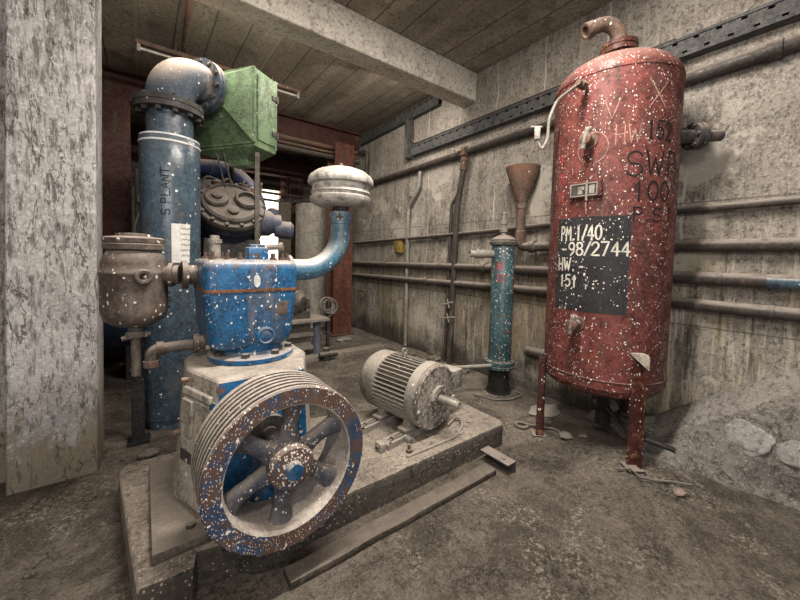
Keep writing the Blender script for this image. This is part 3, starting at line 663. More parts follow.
# the two slide rails below it
for s_, lab in ((-1, 'slide rail under the motor on the flywheel side, with a tensioning screw'), (1, 'slide rail under the right-hand side of the motor')):
    pass
for h, lab in ((-.10, 'grey slotted slide rail under the rear of the motor'), (.16, 'grey slotted slide rail under the shaft end of the motor')):
    c = am(h); c = V((c.x, c.y, .152)); u = tbx
    r_ = thing('slide_rail', lab, 'rail', c)
    mb = MB(); mb.bar(c - u * .36 + V((0, -.03, .018)), c + u * .26 + V((0, -.03, .018)), .022, .036); mb.bar(c - u * .36 + V((0, .03, .018)), c + u * .26 + V((0, .03, .018)), .022, .036)
    mb.bar(c - u * .37 + V((0, 0, .018)), c - u * .33 + V((0, 0, .018)), .08, .036); mb.bar(c + u * .23 + V((0, 0, .018)), c + u * .27 + V((0, 0, .018)), .08, .036)
    build('rail_body', mb, 'grey_metal', r_)
    build('tension_screw', MB().tube([c - u * .43 + V((0, 0, .03)), c - u * .20 + V((0, 0, .03))], .010, 10).hexa(c - u * .30 + V((0, 0, .03)), u, .022, .022), 'dark_metal', r_)
    build('end_lug', MB().box(c - u * .40 - V((.02, .035, 0)), c - u * .40 + V((.02, .035, .055)), bevel=.006), 'grey_metal', r_)
tag(build('steel_strap', MB().tube(fillet([(1.25, 1.56, .158), (1.66, 1.555, .16), (1.80, 1.62, .17), (1.86, 1.70, .178), (1.83, 1.735, .175), (1.72, 1.69, .165)], .05), .009, 8), 'grey_metal', org=(1.6, 1.6, .152)), 'bent steel strap lying on the plinth in front of the motor', 'strap')
tag(build('bolt', MB().hexa((1.30, 1.60, .152), (0, 0, 1), .02, .02).lathe([(.01, 0), (.01, .05)], (1.30, 1.60, .152), seg=8), 'rusty', org=(1.3, 1.6, .152)), 'rusty upright bolt in the plinth between flywheel and motor', 'bolt')
spr = MB(); spr.tube([V((1.37 + .018 * math.cos(i * .6), 1.66 + .0035 * i * .35, .172 + .018 * math.sin(i * .6))) for i in range(64)], .004, 6)
tag(build('coil_spring', spr, 'brightsteel', org=(1.37, 1.7, .152)), 'small coil spring lying on the plinth by the motor foot', 'spring')
for i, (x, y, r, lab) in enumerate([(.30, 1.50, .012, 'tiny pale chip of plaster on the plinth corner below the flywheel'), (1.72, 1.58, .022, 'dusty lump of plaster lying on the plinth under the motor shaft'), (1.90, 1.66, .016, 'small dusty lump near the right end of the plinth'), (.03, 1.62, .013, 'pale crumb on the plinth beside the sole plate')]):
    tag(build('plaster_lump', blob((x, y, .152 + r * .5), r, (1.2, 1, .7), i + 3), 'plaster', org=(x, y, .152)), lab, 'rubble')

# ================================================================== RED TANK
TC = V((2.718, 1.115, 0)); TR = .388
tk = thing('pressure_tank', 'tall red pressure tank spattered with white paint on steel legs', 'tank', (TC.x, TC.y, 0))
def onT(th, z, o=0.): return V((TC.x + (TR + o) * math.cos(th), TC.y + (TR + o) * math.sin(th), z))
D2 = math.radians
dome = [(TR * math.cos(a), 2.565 + .205 * math.sin(a)) for a in [i * PI / 2 / 10 for i in range(11)]]
bot = [(TR * math.cos(a) * .985, .515 - .11 * math.sin(a)) for a in [i * PI / 2 / 8 for i in range(8, -1, -1)]]
build('shell', MB().lathe(bot[:-1] + [(TR * .985, .515), (TR, .52)] + [(TR, .52 + i * (2.565 - .52) / 24) for i in range(1, 25)] , TC, seg=96), 'tank', tk, 40)
build('top_dome', MB().lathe([(TR - .004, 2.55), (TR + .004, 2.555), (TR + .004, 2.567)] + dome[1:], TC, seg=96), 'tank', tk, 40)
build('weld_seam', MB().lathe([(TR, .57), (TR + .004, .573), (TR + .004, .579), (TR, .582)], TC, seg=96, cap=False), 'tank_dark', tk)
# painted panel and lettering, all on the curved shell
def patch(th0, th1, z0, z1, o, n=24):
    mb = MB(); g = [[mb.b.verts.new(onT(D2(th0 + (th1 - th0) * i / n), z, o)) for z in (z0, z1)] for i in range(n + 1)]
    for a, b in zip(g, g[1:]): mb.b.faces.new((a[0], b[0], b[1], a[1]))
    return mb
build('stencil_panel', patch(152, 221, 1.015, 1.64, .0012), 'panel', tk, label='black painted panel with white stencilled letters')
def tm(txt, th0, th1, z0, z1, width, mat, off, name, jit=0., lab=None):
    w = D2(th1 - th0) * TR
    mb = ribbon(MB(), text_strokes(txt, 0, 0, w, z1 - z0, jit), width, lambda u, v: onT(D2(th0) + u / TR, z0 + v, off))
    return build(name, mb, mat, tk, 0, label=lab)
tm('PM.1/40.', 157, 201, 1.49, 1.585, .0115, 'mark_white', .0022, 'stencil_line')
tm('-98/2744', 159, 221, 1.39, 1.475, .0115, 'mark_white', .0022, 'stencil_line')
tm('HW.', 155, 175, 1.285, 1.37, .011, 'mark_white', .0022, 'stencil_line')
tm('151', 158, 178, 1.175, 1.255, .012, 'mark_white', .0022, 'stencil_line')
tm('152', 229.5, 255, 2.105, 2.215, .013, 'mark_black', .0018, 'tank_number', .04)
tm('SWP', 214, 266, 1.885, 2.035, .0105, 'mark_black', .0018, 'pressure_marking', .04)
tm('100', 220.5, 256, 1.73, 1.85, .012, 'mark_black', .0018, 'pressure_marking', .03)
tm('P.S.I', 221, 260, 1.605, 1.69, .009, 'mark_black', .0018, 'pressure_marking', .02)
tm('X', 230, 248, 2.29, 2.46, .007, 'chalk', .0018, 'chalk_mark'); tm('V', 195, 208, 2.24, 2.36, .006, 'chalk', .0018, 'chalk_mark')
tm('HW', 204, 226, 2.08, 2.20, .006, 'chalk', .0018, 'chalk_mark')
mb = ribbon(MB(), [[(u, v) for u, v in ell(0, 0, .09, .10, -80, 235, 20)]], .005, lambda u, v: onT(D2(186) + u / TR, 2.08 + v, .0018)); build('chalk_ring', mb, 'chalk', tk, 0)
for z, s_ in ((2.02, 'NO'), (1.88, 'P'), (1.76, 'K')): tm(s_, 151, 158, z, z + .07, .008, 'mark_red', .0018, 'red_scribble')
# maker's plate on a little stand-off
def onTf(u, v, o, th=D2(181)):
    n = V((math.cos(th), math.sin(th), 0)); tt = V((-math.sin(th), math.cos(th), 0)); return TC + n * (TR + o) + tt * u + V((0, 0, v))
def tbox(mb, u0, u1, v0, v1, o0, o1, th): mb.loft([[onTf(u, v, o, th) for u, v in ((u0, v0), (u1, v0), (u1, v1), (u0, v1))] for o in (o0, o1)]); return mb
th = D2(182)
pm = build('name_plate', tbox(MB(), -.10, .10, 1.765, 1.872, -.01, .018, th), 'tank', tk, label='small framed maker plate')
build('plate_face', tbox(MB(), -.09, .08, 1.775, 1.855, .016, .021, th), 'dark_metal', pm)
mb = MB()
for a in ((-.09, .08, 1.850, 1.857), (-.09, .08, 1.773, 1.780), (-.09, -.084, 1.775, 1.855), (.074, .08, 1.775, 1.855), (.008, .02, 1.745, 1.872), (-.04, -.012, 1.787, 1.825), (.03, .062, 1.785, 1.84), (-.04, .0, 1.815, 1.835)): tbox(mb, *a, .02, .024, th)
build('plate_frame', mb, 'brightsteel', pm)
build('tag_wire', MB().tube([onTf(.012, 1.75, .01, th), onTf(.01, 1.70, .012, th), onTf(.012, 1.66, .006, th)], .004, 6), 'chalk', pm)
# cocks
def cock(th, z, s_=1.):
    r_ = build('cock', MB().lathe([(.05, -.005), (.05, .006), (.03, .007), (.028, .05), (.036, .052), (.036, .085), (.022, .09), (.001, .092)], onT(th, z, 0), (math.cos(th), math.sin(th), 0), 18), 'rusty', tk)
    c = onT(th, z, .075); tt = V((-math.sin(th), math.cos(th), 0))
    build('cock_handle', MB().tube(fillet([c - tt * .01 + V((0, 0, -.06)), c + V((0, 0, -.01)), c + tt * .012 + V((0, 0, .05)), c + tt * .03 + V((0, 0, .062))], .02), [.014] * 2 + [.018] * 12 + [.014] * 2, 10), 'grey_metal', r_)
cock(D2(183.5), 2.125); cock(D2(180), .93)
# top nozzle with flange and bend
tn = V((2.785, 1.13, 0))
build('top_flange', MB().lathe([(.055, 2.72), (.055, 2.845), (.118, 2.845), (.118, 2.872), (.112, 2.875), (.112, 2.883), (.118, 2.885), (.118, 2.914), (.06, 2.916)], tn, seg=36), 'tank_dark', tk)
proto = None
for k in range(8):
    a = k * PI / 4 + .3; p = tn + V((.094 * math.cos(a), .094 * math.sin(a), 2.912))
    if proto is None: proto = build('flange_bolt', MB().hexa(p, (0, 0, 1), .014, .014), 'rusty', tk); p0 = p
    else: copy_part(proto, tk, p - p0)
od = V((-.80, .58, 0)).normalized()
build('top_pipe', MB().tube([tn + V((0, 0, 2.90))] + [tn + od * .11 + V((0, 0, 2.95)) + (-od * .11 * math.cos(a) + V((0, 0, 1)) * .11 * math.sin(a)) for a in [i * PI / 2 / 12 for i in range(13)]] + [tn + od * .15 + V((0, 0, 3.053)), tn + od * .235 + V((0, 0, 3.01))], .048, 20), 'rusty', tk, 50)
build('pipe_collar', MB().lathe([(.054, 0), (.054, .06), (.036, .06), (.034, .02), (.001, .02)], tn + od * .20 + V((0, 0, 3.028)), (od.x, od.y, -.45), 20), 'rusty', tk)
# side nozzle towards the right
ND = V((.13, -.99, 0)).normalized(); NB = onT(D2(284), 2.2, -.05); ND = V((.72, -.69, 0)).normalized(); NB = V((2.86, .765, 2.185))
ND = V((.70, -.55, .05)).normalized()
build('side_nozzle', MB().lathe([(.045, -.10), (.045, .075), (.085, .075), (.085, .10), (.078, .102), (.078, .107), (.085, .109), (.085, .134), (.05, .135), (.036, .137), (.036, .27), (.028, .27), (.026, .24), (.001, .24)], NB, ND, 30), 'dark_metal', tk)
xn, yn, dn = frame(ND); proto = None
for k in range(6):
    a = k * PI / 3; p = NB + dn * .06 + (xn * math.cos(a) + yn * math.sin(a)) * .068
    mb = MB().hexa(p, dn, .013, .09); build('nozzle_bolt', mb, 'dark_metal', tk)
# gauge siphon at the upper left
gp = onT(D2(179), 2.475, -.01); gn = V((math.cos(D2(179)), math.sin(D2(179)), 0))
lft = V((-.50, .87, 0)).normalized()
g1 = gp + gn * .11
sA, sB, sC, sD = V((2.26, 1.29, 2.43)), V((2.225, 1.32, 2.31)), V((2.235, 1.33, 2.17)), V((2.19, 1.37, 2.15))
sy = build('siphon_pipe', MB().tube(fillet([gp, g1, sA, sB, sC, sC + V((-.02, .03, -.06)), sD, sD + V((-.005, .01, .06))], .035, 5), .010, 10), 'grey_metal', tk)
build('siphon_union', MB().hexa(gp + gn * .05, gn, .028, .05).lathe([(.018, 0), (.018, .03)], gp + gn * .10, gn, 12), 'rusty', sy)
c = sD + V((-.005, .01, .06))
build('gauge_cock', MB().box(c - V((.022, .022, .035)), c + V((.016, .016, .05)), .5, c, .006).tube([c + V((-.03, .03, .055)), c + V((.04, -.01, .06))], .008, 8), 'grey_metal', sy)
# legs
for th_d, zt, zf, lab in ((231, .775, None, None), (133, .70, None, None), (350, .70, None, None)):
    th = D2(th_d); n = V((math.cos(th), math.sin(th), 0)); tt = V((-n.y, n.x, 0)); b0 = onT(th, 0, .028); zf = ground(b0.x, b0.y)
    if th_d == 350: zf = .12
    mb = MB()
    mb.loft([[onT(th, z, .0) + tt * -.022, onT(th, z, .0) + tt * .04, onT(th, z, .012) + tt * .04, onT(th, z, .012) + tt * -.022] for z in (zf, zt - .06)])
    mb.loft([[onT(th, z, .0) + tt * .031, onT(th, z, .0) + tt * .04, onT(th, z, .055) + tt * .04, onT(th, z, .055) + tt * .031] for z in (zf, zt - .08)])
    lg = build('leg', mb, 'tank_dark', tk)
    if th_d == 231:
        mb = MB(); mb.loft([[onT(th, zt, .0) + tt * -.034, onT(th, zt, .0) + tt * .045, onT(th, zt, .06) + tt * .042, onT(th, zt, .02) + tt * -.04], [onT(th, zt + .008, .0) + tt * -.034, onT(th, zt + .008, .0) + tt * .045, onT(th, zt + .008, .06) + tt * .042, onT(th, zt + .008, .02) + tt * -.04]])
        mb.loft([[onT(th, zt, .014) + tt * -.04, onT(th, zt, .062) + tt * .042, onT(th, zt - .085, .062) + tt * .042], [onT(th, zt, .020) + tt * -.042, onT(th, zt, .068) + tt * .043, onT(th, zt - .085, .068) + tt * .043]])
        build('gusset', mb, 'wood_pale', lg, 0, label='pale triangular gusset plate')
    fp_ = onT(th, zf, .03); mb = MB(); mb.box((fp_.x - .05, fp_.y - .05, zf - .01), (fp_.x + .05, fp_.y + .05, zf + .01), th); build('foot_plate', mb, 'dark_metal', lg)
build('drain_pipe', MB().lathe([(.045, .36), (.045, .24), (.052, .24), (.052, .14), (.03, .13)], TC + V((.03, -.02, 0)), seg=18), 'black', tk)

# ---- things around the tank
tag(build('hose', MB().tube(fillet([(2.66, 1.03, .30), (2.52, .86, .265), (2.50, .80, .25), (2.53, .60, .235)], .05), .016, 12), 'black', org=(2.58, .8, .25)), 'dark bent hose sticking out between the red tank legs', 'hose')
tag(build('wire', MB().tube([(2.36, .84, .06), (2.40, .78, .075), (2.37, .72, .065), (2.42, .66, .06), (2.50, .60, .055), (2.55, .52, .06)], .006, 6), 'dark_metal', org=(2.42, .7, .05)), 'kinked thin wire on the floor at the near foot of the red tank', 'wire')
tag(build('flat_sheet', blob((2.86, 1.62, ground(2.86, 1.62) + .012), .12, (1.4, .9, .08), 2, .3), 'conduit', org=(2.86, 1.62, 0)), 'pale flat scrap lying against the wall behind the red tank', 'scrap')
DEB = [(2.52, 1.25, .045, (1.2, 1, .55), 'dark flat stone on the floor in front of the tank', 'dark_metal'), (2.62, 1.17, .032, (1.2, .9, .5), 'brown pebble beside the dark flat stone', 'rusty'),
       (3.10, .90, .055, (1.5, 1.2, .7), 'large grey rubble lump at the ramp foot behind the near tank leg', 'stone'), (3.10, 1.22, .07, (1.2, 1.3, .7), 'grey rubble lump under the back of the tank', 'stone'),
       (2.44, .55, .028, (1.4, 1, .6), 'flat rusty flake near the foot of the ramp', 'rusty'), (2.70, 1.50, .035, (1.5, 1, .5), 'dusty stone at the far foot of the tank', 'stone'),
       (3.05, 2.75, .05, (1.1, 1, .7), 'grey stone at the wall foot left of the teal cylinder', 'stone'), (3.08, 3.3, .07, (1.2, 1.2, .6), 'rubble heap at the wall foot below the conduits', 'stone'), (2.95, 3.62, .05, (1., 1, .7), 'small rubble lump in front of the conduits', 'stone'),
       (2.55, 4.85, .08, (1.5, .8, .4), 'pale rubble at the foot of the rusty column', 'plaster'), (2.35, 1.36, .02, (1, 1, .6), 'small pebble on the floor beyond the angle bar', 'stone'), (2.3, 2.0, .03, (1.3, 1, .5), 'dusty stone on the floor beyond the plinth end', 'stone'),
       (.02, 2.75, .05, (1.3, 1, .5), 'small rubble behind the plinth left of the crankcase', 'stone'), (.27, 2.85, .05, (1.4, 1, .5), 'grey rubble lump at the foot of the blue standpipe', 'stone')]
for i, (x, y, r, fl, lab, m) in enumerate(DEB):
    z = ground(x, y); 
    if x > 2.9 and y < 1.3: z = .12 if y > .8 else .26
    tag(build('stone', blob((x, y, z + r * fl[2] * .6), r, fl, i + 1), m, org=(x, y, z)), lab, 'stone')
tag(build('iron_ring', MB().tube(arc((2.44, 1.57, ground(2.44, 1.57) + .013), .045, 0, 2 * PI, (1, 0, 0), (0, 1, 0), 20), .013, 8, False), 'dark_metal', org=(2.44, 1.57, 0)), 'iron ring lying on the floor left of the far tank foot', 'ring')
tag(build('bent_rod', MB().tube(fillet([(2.46, 1.55, .025), (2.60, 1.36, .02), (2.56, 1.30, .02)], .03), .009, 8), 'dark_metal', org=(2.5, 1.45, 0)), 'short dark rod on the floor by the iron ring', 'rod')
tag(build('wire_loop', MB().tube(fillet([(2.60, 2.22, .012), (2.66, 2.02, .012), (2.80, 1.93, .014), (3.0, 1.93, .012), (3.02, 2.02, .012)], .04), .007, 6), 'dark_metal', org=(2.8, 2., 0)), 'thin wire loop on the floor in front of the teal cylinder', 'wire')
# plaster patches on the ramp (thin crusts of real thickness on its face)
for (c, n_, r, fl, lab) in (((2.930, .355, .30), 0, .11, (.17, 1.0, .85), 'round grey plaster patch on the ramp face nearer the tank'), ((2.945, .140, .30), 0, .095, (.17, 1.1, .8), 'grey plaster patch on the ramp face at the picture edge')):
    mb = blob((0, 0, 0), r, fl, c[1] * 20, .22, 4); mb.b.transform(Matrix.Translation(c) @ Matrix.Rotation(.30, 4, 'Y')); tag(build('plaster_patch', mb, 'plaster', org=c), lab, 'patch')

# ================================================================== TEAL CYLINDER + FUNNEL
tc = thing('standing_cylinder', 'slim teal steel cylinder standing on the floor before the right wall', 'cylinder', (2.90, 2.15, 0))
c = V((2.90, 2.15, 0))
build('pedestal', MB().lathe([(.125, 0), (.125, .02), (.105, .022), (.105, .255)], c, seg=32), 'black', tc)
build('base_flange', MB().lathe([(.14, .255), (.15, .26), (.15, .285), (.143, .288), (.143, .296), (.15, .30), (.15, .328), (.115, .335)], c, seg=36), 'teal', tc)
for k in range(8):
    a = k * PI / 4 + .2; p = c + V((.128 * math.cos(a), .128 * math.sin(a), .325)); build('flange_bolt', MB().hexa(p, (0, 0, 1), .014, .016), 'dark_metal', tc)
build('barrel', MB().lathe([(.112, .32), (.112, 1.50), (.108, 1.51)], c, seg=40), 'teal', tc)
build('top_cap', MB().lathe([(.125, 1.49), (.132, 1.495), (.132, 1.525), (.122, 1.53), (.122, 1.545), (.10, 1.565), (.05, 1.59), (.035, 1.592)], c, seg=36), 'head_iron', tc)
build('relief_valve', MB().lathe([(.03, 1.58), (.03, 1.62), (.042, 1.625), (.042, 1.66), (.026, 1.665), (.026, 1.70), (.034, 1.705), (.034, 1.74), (.020, 1.745), (.020, 1.80), (.026, 1.802), (.026, 1.83), (.01, 1.835)], c + V((.035, .03, 0)), seg=14), 'grey_metal', tc)
sd = V((-.86, .51, 0)).normalized()
build('side_stub', MB().lathe([(.04, .09), (.04, .20), (.048, .20), (.048, .235), (.04, .235), (.04, .26), (.052, .26), (.052, .285), (.036, .285), (.036, .345), (.028, .345), (.026, .32), (.001, .32)], c + V((0, 0, 1.40)), sd, 22), 'brightsteel', tc)
fa = math.atan2(-c.y, -c.x)
def onC(u, v): a = fa + u / .112; return V((c.x + .1135 * math.cos(a), c.y + .1135 * math.sin(a), v))
build('red_number', ribbon(MB(), text_strokes('N', -.05, 1.24, .05, .08) + text_strokes('12', -.06, 1.13, .08, .08), .010, onC), 'mark_red', tc, 0)
tag(build('floor_pipe', MB().tube([(2.74, 2.13, .30), (2.30, 2.32, .30), (2.02, 2.10, .30)][:2] + [(2.05, 2.42, .285)], .018, 12), 'conduit', org=(2.4, 2.3, .3)), 'thin pale pipe running left from the base of the teal cylinder', 'pipe')
fu = thing('funnel', 'rusty iron funnel on a bent pipe that runs right behind the red tank', 'funnel', (3.05, 2.065, 1.5))
c = V((3.05, 2.065, 0))
build('cone', MB().lathe([(.155, 2.265), (.165, 2.27), (.165, 2.258), (.05, 1.92), (.042, 1.92), (.042, 1.925), (.15, 2.25)], c, seg=36, closed=True), 'rusty', fu, 50)
build('stem', MB().lathe([(.044, 1.93), (.05, 1.90), (.05, 1.86), (.044, 1.855), (.044, 1.64), (.056, 1.635), (.056, 1.52), (.05, 1.50)], c, seg=22), 'rusty', fu)
build('branch_pipe', MB().tube(fillet([c + V((0, 0, 1.60)), c + V((0, 0, 1.478)), (3.10, 1.8, 1.478), (3.148, 1.45, 1.48), (3.148, -.8, 1.475)], .07), .044, 18), 'wallpipe', fu, 50)
build('elbow_collar', MB().lathe([(.06, 0), (.06, .05)], c + V((.02, -.10, 1.478)), (.15, -1, 0), 20), 'wallpipe', fu)

# ================================================================== RIGHT WALL SERVICES
PX = 3.148
def wallpipe(name, label, pts, r, mat='wallpipe', collars=(), clips=(), fil=.05, seg=14):
    t = thing(name, label, 'pipe', pts[0]); build('tube', MB().tube(fillet(pts, fil), r, seg), mat, t, 50)
    pts = [V(p) for p in pts]
    def onp(y):
        for a, b in zip(pts, pts[1:]):
            if min(a.y, b.y) <= y <= max(a.y, b.y) and abs(a.y - b.y) > .1: return a + (b - a) * ((y - a.y) / (b.y - a.y))
        return pts[0]
    for y in collars: p = onp(y); build('collar', MB().lathe([(r * 1.28, 0), (r * 1.28, .07)], p, (0, 1, 0), seg), mat, t)
    for y in clips:
        p = onp(y); mb = MB(); mb.lathe([(r * 1.12, 0), (r * 1.12, .03)], p, (0, 1, 0), seg); mb.box((p.x, p.y, p.z - r * .5), (W + .01, p.y + .03, p.z + r * .5)); build('wall_clip', mb, 'dark_metal', t)
    return t
wallpipe('wall_pipe', 'thick grimy pipe running along the wall just below the perforated cable tray', [(PX, 5.2, 2.60), (PX, 1.8, 2.66), (PX, -.9, 2.70)], .045, collars=(5.0, 2.90, .35), clips=(4.2, 2.2, .0))
wallpipe('wall_pipe', 'thin pipe along the wall at funnel height, uppermost of the low pipes', [(PX, 5.6, 1.585), (PX, 2.6, 1.66), (PX, .8, 1.735), (PX, -.9, 1.76)], .026, collars=(3.4,), clips=(4.6, 2.9, 1.5))
wallpipe('wall_pipe', 'smooth wall pipe behind the tank with a blue paint patch at its right end', [(PX - .01, 5.65, 1.215), (PX - .01, 2.6, 1.245), (PX - .01, -.9, 1.255)], .045, collars=(4.55, 2.55), clips=(5.0, 3.3, .55))
wallpipe('wall_pipe', 'lowest of the long wall pipes, meeting the lower half of the tank', [(PX - .01, 5.65, .995), (PX - .01, 2.6, 1.035), (PX - .01, .8, 1.062), (PX - .01, -.9, 1.045)], .042, collars=(3.55,), clips=(4.7, 2.9, .3))
wallpipe('wall_pipe', 'short stub of pipe low on the wall between the teal cylinder and the tank', [(PX, 2.0, .42), (PX, 1.2, .42)], .05, collars=(1.75,), clips=(1.3,))
build('paint_patch', MB().lathe([(.0455, 0), (.0455, .16)], (PX - .01, .18, 1.2503), (0, 1, 0), 14, cap=False), 'column_blue', [o for o in C.objects if o.name.startswith('wall_pipe') and 'blue paint patch' in o.get('label', '')][0])
wallpipe('conduit', 'single pale conduit with a kink near its top, left of the twin conduits', [(PX, 4.03, .02), (PX, 4.03, 2.08), (PX, 3.80, 2.34), (PX, 3.78, 2.56)], .028, 'conduit', fil=.04)
c1 = wallpipe('conduit', 'left one of the twin conduits beside the tee on the upper wall pipe', [(PX, 3.19, .0), (PX, 3.14, 2.02), (PX, 2.99, 2.20)], .022, 'wallpipe', fil=.04)
c2 = wallpipe('conduit', 'right one of the twin conduits, rising to the tee on the upper wall pipe', [(PX - .02, 3.08, .0), (PX - .02, 3.02, 2.02), (PX - .02, 2.94, 2.40), (PX - .02, 2.925, 2.62)], .036, 'wallpipe', fil=.15)
build('tee_joint', MB().lathe([(.05, 0), (.05, .06), (.042, .06), (.042, .10), (.05, .10), (.05, .15)], (PX - .02, 2.945, 2.42), (0, -.03, .2), 16).box((PX - .08, 2.88, 2.58), (PX - .0, 2.98, 2.68), bevel=.01), 'rusty', c2)
build('tee_tap', MB().tube([(PX - .08, 2.93, 2.64), (PX - .13, 3.0, 2.65)], .016, 8).tube([(PX - .12, 2.95, 2.62), (PX - .12, 3.05, 2.68)], .008, 6), 'grey_metal', c2)
for z, s_ in ((.78, 1), (.60, 1.3)):
    build('tap_handle', MB().tube([(PX - .03, 3.09, z), (PX - .10, 3.06, z)], .014, 8).tube([(PX - .10, 3.06 - .09 * s_, z + .03), (PX - .10, 3.06 + .08 * s_, z - .02)], .011, 8).tube([(PX - .10, 3.03, z - .05), (PX - .10, 3.07, z + .06)], .009, 8), 'conduit', c2)
yb = thing('junction_box', 'small ochre box on the wall beside the single conduit', 'box', (PX, 4.25, 1.5))
build('body', MB().box((3.12, 4.17, 1.41), (W + .01, 4.33, 1.60), bevel=.01), 'yellow', yb); build('lid', MB().box((3.11, 4.18, 1.42), (3.122, 4.32, 1.59), bevel=.004), 'yellow', yb)
sw = thing('switch_box', 'small grey switch box on the wall above the kinked conduit', 'box', (PX, 3.93, 2.4))
build('body', MB().box((3.13, 3.90, 2.22), (W, 4.00, 2.44), bevel=.006), 'grey_metal', sw); build('cover', MB().box((3.122, 3.91, 2.23), (3.132, 3.99, 2.43), bevel=.003), 'conduit', sw)
# small flap on chain at back low wall
hk = thing('bracket', 'small rusty bracket hanging from the lower wall pipe near the rusty column', 'bracket', (3.07, 5.2, .9))
build('plate', MB().box((3.06, 5.1, .72), (3.12, 5.32, .76)), 'rusty', hk); build('hanger', MB().tube([(3.09, 5.25, .96), (3.09, 5.25, .74)], .008, 6), 'dark_metal', hk)
# perforated cable tray
def tray(name, label, y0, z0, y1, z1, h, x=3.12, cell=.03):
    t = thing(name, label, 'cable tray', (x, y0, z0)); L = abs(y1 - y0); n = int(L / cell); mb = MB()
    def zz(y): return z0 + (z1 - z0) * (y - y0) / (y1 - y0)
    hs = [-.5, -.34, -.22, -.06, .06, .22, .34, .5]
    for i in range(n):
        ya, yb_ = y0 + (y1 - y0) * i / n, y0 + (y1 - y0) * (i + 1) / n
        for k in range(7):
            hole = (i % 4 == 0 and k == 1) or (i % 4 == 2 and k == 5)
            if hole: continue
            mb.quad((x, ya, zz(ya) + hs[k] * h), (x, yb_, zz(yb_) + hs[k] * h), (x, yb_, zz(yb_) + hs[k + 1] * h), (x, ya, zz(ya) + hs[k + 1] * h))
    bmesh.ops.remove_doubles(mb.b, verts=mb.b.verts, dist=.0005)
    r = bmesh.ops.extrude_face_region(mb.b, geom=mb.b.faces[:])
    for v in [g for g in r['geom'] if isinstance(g, bmesh.types.BMVert)]: v.co.x += .003
    build('web', mb, 'tray', t, 0)
    for s_ in (-1, 1):
        mb = MB(); mb.bar((x + .035, y0, z0 + s_ * h / 2), (x + .035, y1, z1 + s_ * h / 2), .085, .006); mb.bar((x - .006, y0, z0 + s_ * (h / 2 - .008)), (x - .006, y1, z1 + s_ * (h / 2 - .008)), .006, .02)
        build('lip', mb, 'tray', t)
    build('cables', MB().bar((x + .05, y0, z0), (x + .05, y1, z1), .02, h * .7), 'black', t)
    return t
tray('cable_tray', 'long dark perforated cable tray running along the right wall behind the tank top', 3.98, 2.875, -.9, 2.91, .135)
tray('cable_tray', 'dark cable tray in the far corner just under the ceiling', 5.45, 3.40, 3.42, 3.44, .15, 3.13)
wallpipe('conduit', 'bent conduit climbing from the long cable tray towards the ceiling', [(PX, .9, 2.985), (PX, 3.90, 2.975), (PX, 3.98, 3.03), (PX, 3.99, 3.36)], .014, 'wallpipe', fil=.03)
tu = thing('tray_riser', 'upright channel joining the long cable tray to the upper tray', 'channel', (PX, 4.05, 2.8))
build('channel', MB().box((3.10, 4.02, 2.80), (W + .01, 4.10, 3.34)).box((3.09, 4.012, 2.80), (3.10, 4.03, 3.34)), 'tray', tu)
# far corner pipes
wallpipe('wall_pipe', 'short upright pipe in the far corner above the upper wall pipe', [(PX - .02, 5.20, 2.60), (PX - .02, 5.20, 3.16), (PX - .02, 5.42, 3.18)], .04, 'wallpipe')
for y, z, r, m, lab in ((5.42, 3.155, .032, 'rusty', 'uppermost rusty pipe under the red steel beam'), (5.40, 3.07, .02, 'rusty', 'thin middle pipe under the red steel beam'), (5.34, 2.975, .036, 'wallpipe', 'lowest dusty pipe under the red steel beam')):
    tag(build('overhead_pipe', MB().tube([(.6, y, z), (3.05, y, z)], r, 12), m, org=(1.8, y, z)), lab, 'pipe')
for y, z, lab in ((5.0, 2.12, 'upper thin pipe crossing behind the white air filter'), (5.0, 1.98, 'lower thin pipe crossing behind the white air filter')):
    tag(build('overhead_pipe', MB().tube([(1.9, 7.13, z + .45), (W, 7.13, z + .42)], .025, 8), 'dark_metal', org=(2.5, 6.9, z + .4)), lab.replace('behind the white air filter', 'in front of the far red column'), 'pipe')

# ceiling fittings
lf = thing('light_fitting', 'bare rusty fluorescent light fitting under the ceiling above the blue standpipe', 'lamp', (.8, 4.5, 3.5))
build('batten', MB().box((-.03, 4.44, 3.43), (1.66, 4.50, 3.47)), 'rusty', lf)
for x in (-.02, 1.62): build('lamp_holder', MB().box((x, 4.45, 3.36), (x + .03, 4.49, 3.44)), 'conduit', lf)
build('tube', MB().tube([(.0, 4.47, 3.395), (1.63, 4.47, 3.395)], .016, 10), 'brightsteel', lf)
for x in (.3, 1.3): build('hanger', MB().box((x, 4.46, 3.46), (x + .02, 4.48, H)), 'rusty', lf)
tag(build('ceiling_conduit', MB().tube([(.33, 3.07, 3.49), (.38, 4.44, 3.50)], .024, 10), 'rusty', org=(.35, 3.7, 3.5)), 'rusty conduit along the ceiling from the beam to the light fitting', 'conduit')
tag(build('ceiling_socket', MB().lathe([(.03, 0), (.045, .01), (.045, .06), (.03, .07)], (.62, 3.25, H - .07), seg=14), 'conduit', org=(.62, 3.25, H)), 'small round socket on the ceiling behind the pale beam', 'socket')

